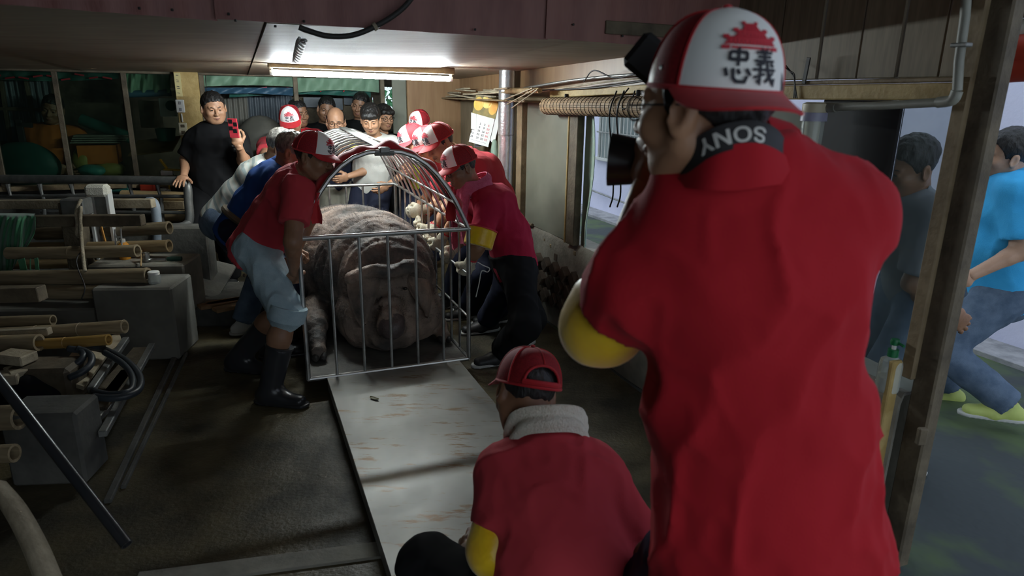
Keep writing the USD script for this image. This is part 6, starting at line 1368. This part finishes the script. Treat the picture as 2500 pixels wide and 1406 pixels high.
for k in range(11):
    px = 585 + 28 * k + rgb_.uniform(-4, 4); py = 222 - 6 * math.sin(math.pi * (px - 560) / 345) + rgb_.uniform(-3, 3)
    c = T7(px, py, 7.03); part(bn, 'red_mark', [beam(c - E_ * .03, c + E_ * .03 + V(0, 0, rgb_.uniform(-.015, .015)), .003, .012), beam(c - V(.01, 0, .025), c + V(.015, 0, .02), .003, .011)][k % 2], 'print_red')
bn = thing('banner', 'dark teal banner with red marks at the far left window', 'banner', T7(150, 182, 7.0)); part(bn, 'banner_cloth', drop(-40, 168, 290, 192, 7.0, 6, .015), 'tarp_teal', smooth=True)
for k in range(9):
    c = T7(-10 + 34 * k, 184 + 4 * (k % 3), 6.96); part(bn, 'red_mark', beam(c - E_ * .035 + V(0, 0, .012 * (-1) ** k), c + E_ * .035, .003, .014), 'print_red')
solo('tarpaulin_roll', rod(T7(198, 292, 6.95), T7(322, 338, 6.85), .05, 14), 'tarp_teal', 'rolled dark green tarpaulin lying slanted behind the pane', 'roll', smooth=True)
solo('sheet_pile', [sbx(-1.33 + .01 * k, -.95 + .02 * k, 6.75, 7.0, 1.16 + .016 * k, 1.172 + .016 * k) for k in range(4)][0], 'panel_grey', 'grey sheets piled behind the pane, lowest', 'board')
for k in range(1, 4): solo('sheet_pile', sbx(-1.33 + .01 * k, -.93 + .02 * k, 6.75, 7.0, 1.16 + .018 * k, 1.173 + .018 * k), 'panel_grey', ('grey sheets piled behind the pane, second', 'grey sheets piled behind the pane, third', 'grey sheets piled behind the pane, topmost')[k - 1], 'board')
solo('crate', panel(200, 352, 288, 398, 6.9, .25), 'cloth_orange', 'brown orange crate under the grey sheets', 'crate')
def blob(c, r, m, name, label, cat, wob=.03, sd=1):
    s = Soft(np.asarray(c) - np.asarray(r) - .06, np.asarray(c) + np.asarray(r) + .06, max(min(r) / 6, .012)); s.add(ellip(c, r), 0, warp=lambda Q: wob * (meshkit.fbm(Q * 9, 3, sd) - .5)); return solo(name, tidy(s.mesh(), 2), m, label, cat, smooth=True)
blob(T7(205, 392, 6.85), (.09, .08, .12), 'bag_yellow', 'sack', 'upright yellow green sack beside the orange shirt', 'sack'); blob(T7(262, 412, 6.85), (.15, .1, .075), 'bag_yellow', 'sack', 'lying yellow green sack on the sill', 'sack', sd=2)
blob(T7(222, 416, 6.75), (.12, .07, .05), 'bag_teal', 'plastic_bag', 'turquoise plastic bag in front of the yellow sacks', 'bag', sd=3); blob(T7(60, 405, 6.8), (.3, .12, .2), 'tarp_teal', 'plastic_bag', 'dark green tarpaulin heap at the far left', 'bag', sd=4)
blob(T7(640, 352, 7.1), (.25, .2, .27), 'corrugated_tan', 'wrapped_bundle', 'large grey bundle in plastic beside the phone', 'bundle', .05, 5)
solo('bin', lathe([(0, 0), (.07, 0), (.085, .11), (.082, .11), (.068, .008)], T7(407, 344, 6.85), k=20), 'tarp_teal', 'small green bin behind the pane by the column', 'bin')
solo('cardboard', beam(T7(325, 362, 6.9), T7(432, 350, 6.8), .3, .012, up=(0, -.4, 1)), 'ply_brown', 'bent cardboard sheet below the green bin', 'cardboard')
wf = thing('white_box_fan', 'white wall box with a green round grille behind the pane', 'fan', T7(410, 263, 6.9)); part(wf, 'box', panel(393, 240, 428, 284, 6.9, .08), 'white_paint'); part(wf, 'grille', lathe([(0, .0), (.045, 0), (.045, .01), (0, .012)], T7(418, 258, 6.855), -D_, 20), 'tarp_teal', 'green round grille')
solo('picture_frame', panel(345, 246, 392, 312, 7.2, .03), 'wood_dark', 'dark framed board on the rear wall', 'frame')
chr_ = thing('chair', 'black chair back beside the orange shirted man', 'chair', T7(55, 412, 6.8)); part(chr_, 'post', beam(T7(45, 292, 6.8), T7(68, 412, 6.8), .04, .05), 'black_matte'); part(chr_, 'rail', beam(T7(42, 303, 6.8), T7(80, 306, 6.8), .04, .04), 'black_matte')
for i, (x0, y0, x1, y1) in enumerate(((742, 238, 790, 262), (800, 240, 836, 268), (840, 232, 870, 256), (866, 262, 905, 300))):
    solo('notice', panel(x0, y0, x1, y1, 7.5, .006), 'corrugated_blue', ('leftmost dim notice on the far wall', 'second dim notice on the far wall', 'third dim notice on the far wall', 'dim screen on the far wall above the white polo')[i], 'notice')
# white cartons and brush on the sill by the column
bx0 = B(-.60, 6.56, .842)
j = thing('carton', 'two stacked white cartons on the sill left of the wooden column', 'carton', bx0)
part(j, 'lower_carton', bbox((.10, .07, .055), bx0 + V(0, -.01, .028), np.stack([E_, D_, UP])), 'paper'); part(j, 'upper_carton', bbox((.095, .065, .04), bx0 + V(0, -.01, .076), np.stack([E_, D_, UP])), 'paper'); part(j, 'print', bbox((.06, .002, .012), bx0 - D_ * .046 + V(0, -.01, .02), np.stack([E_, D_, UP]), .0005), 'print_grey')
solo('yellow_tray', beam(bx0 + V(-.02, .0, .105), bx0 + V(.12, 0, .10), .06, .012), mat('yellow_plastic', (.5, .33, .03), rough=.5), 'yellow dustpan lying on the white cartons', 'dustpan'); solo('dustpan_handle', beam(bx0 + V(.0, 0, .11), bx0 + V(-.05, 0, .19), .02, .02), 'yellow_plastic', 'yellow handle rising from the dustpan', 'handle')
for i, (px, py, sx, sz, m, lab) in enumerate(((5, 462, .12, .08, 'alley_wall', 'pale box below the railing at the left edge'), (365, 456, .13, .075, 'banner_red', 'dull red box below the railing'), (402, 466, .075, .05, 'white_paint', 'white bowl below the railing'), (298, 455, .16, .09, 'tarp_teal', 'folded green sheet below the railing'), (215, 460, .2, .08, 'bag_teal', 'turquoise bag below the railing'))):
    solo(('box', 'box', 'bowl', 'folded_sheet', 'bag')[i], bbox((sx, .1, sz), at(px, py, 5.75), R2_, .012), m, lab, ('box', 'box', 'bowl', 'sheet', 'bag')[i])
solo('cord', tube(smoothpath([at(x, y, 5.65) for x, y in ((56, 448), (64, 458), (76, 464), (88, 472), (66, 472))], 6), .008, 6), 'print_red', 'loose red cord below the railing', 'cord', smooth=True)
solo('stick', rod(at(412, 444, 5.7), at(414, 462, 5.7), .008, 6), 'yellow_plastic', 'thin yellow stick below the railing', 'stick')
# wall sockets, note and cord on the column
for i, (px, py) in enumerate(((440, 259), (447, 315))):
    c = on_t(px, py, 6.49); so = thing('wall_socket', ('upper white wall switch on the wooden column', 'lower cream wall socket on the wooden column')[i], 'socket', c)
    part(so, 'plate', bbox((.066, .02, .105), c, np.stack([E_, D_, UP]), .006), 'paper' if i == 0 else 'cream')
    for k in (-1, 1): part(so, 'button' if i == 0 else 'outlet', bbox((.02 if i == 0 else .03, .008, .025), c - D_ * .011 + UP * .026 * k, np.stack([E_, D_, UP]), .003), 'print_grey' if i == 0 else 'wood_dark')
solo('conduit', rod(on_t(443, 277, 6.49), on_t(446, 298, 6.49), .006, 6), 'paper', 'short white lead between the two wall sockets', 'cable')
nt = thing('paper_slip', 'yellowed vertical paper slip with written marks on the column', 'paper', on_t(435, 207, 6.49)); nc = on_t(435, 207, 6.49)
part(nt, 'slip', bbox((.05, .004, .19), nc, np.stack([E_, D_, UP]), .001), mat('old_paper', (.5, .42, .2), rough=.8))
for k in range(6): part(nt, 'written_mark', [beam(nc - D_ * .003 + E_ * a + UP * (.07 - .026 * k + b), nc - D_ * .003 + E_ * (a + .02) + UP * (.07 - .026 * k + b2), .001, .004) for a, b, b2 in ((-.01, .006, .006), (-.012, -.004, -.008))][k % 2], 'print_black')
solo('cord', tube(smoothpath([on_t(x, y, 6.42) for x, y in ((470, 402), (463, 415), (466, 432), (474, 445), (470, 470), (468, 500))], 6), .005, 6), 'wire_dark', 'black lead dangling beside the heavy man', 'cable', smooth=True)
solo('string', rod(on_t(501, 180, 6.7), on_t(504, 222, 6.7), .003, 5), 'wire_dark', 'thin pull string hanging above the heavy man', 'string')
# the gap with leaves outside
lv = thing('shrub', 'bright green leafy shrub seen through the gap in the rear wall', 'shrub', B(1.75, 8.4, .0))
mat('leaf_green', (.10, .42, .16), (.25, .62, .35), 12, .5)
rl_ = np.random.default_rng(9); leaf = np.array([[(x * .045, y * .022 * (1 - x * x) ** .7, .008 * abs(y)) for y in (-1, 0, 1)] for x in np.linspace(-.97, .97, 5)]); lm_ = sheet(leaf, .001)
lc = on_t(945, 235, 8.35)
for k in range(90):
    R = trimesh.transformations.random_rotation_matrix(rl_.random(3))[:3, :3]; c = lc + rl_.normal(0, 1, 3) * V(.16, .10, .20)
    part(lv, 'leaf', trimesh.Trimesh(lm_.vertices @ R + c, lm_.faces, process=False), 'leaf_green', smooth=True)
for k in range(5): part(lv, 'stem', tube(smoothpath([V(lc[0] + .1 * (k - 2) * .5, lc[1] + .1, 0), lc + V(.08 * (k - 2), .06, -.4), lc + V(.1 * (k - 2), 0, .1 * (k % 2))], 5), .008, 6), 'wood_dark')
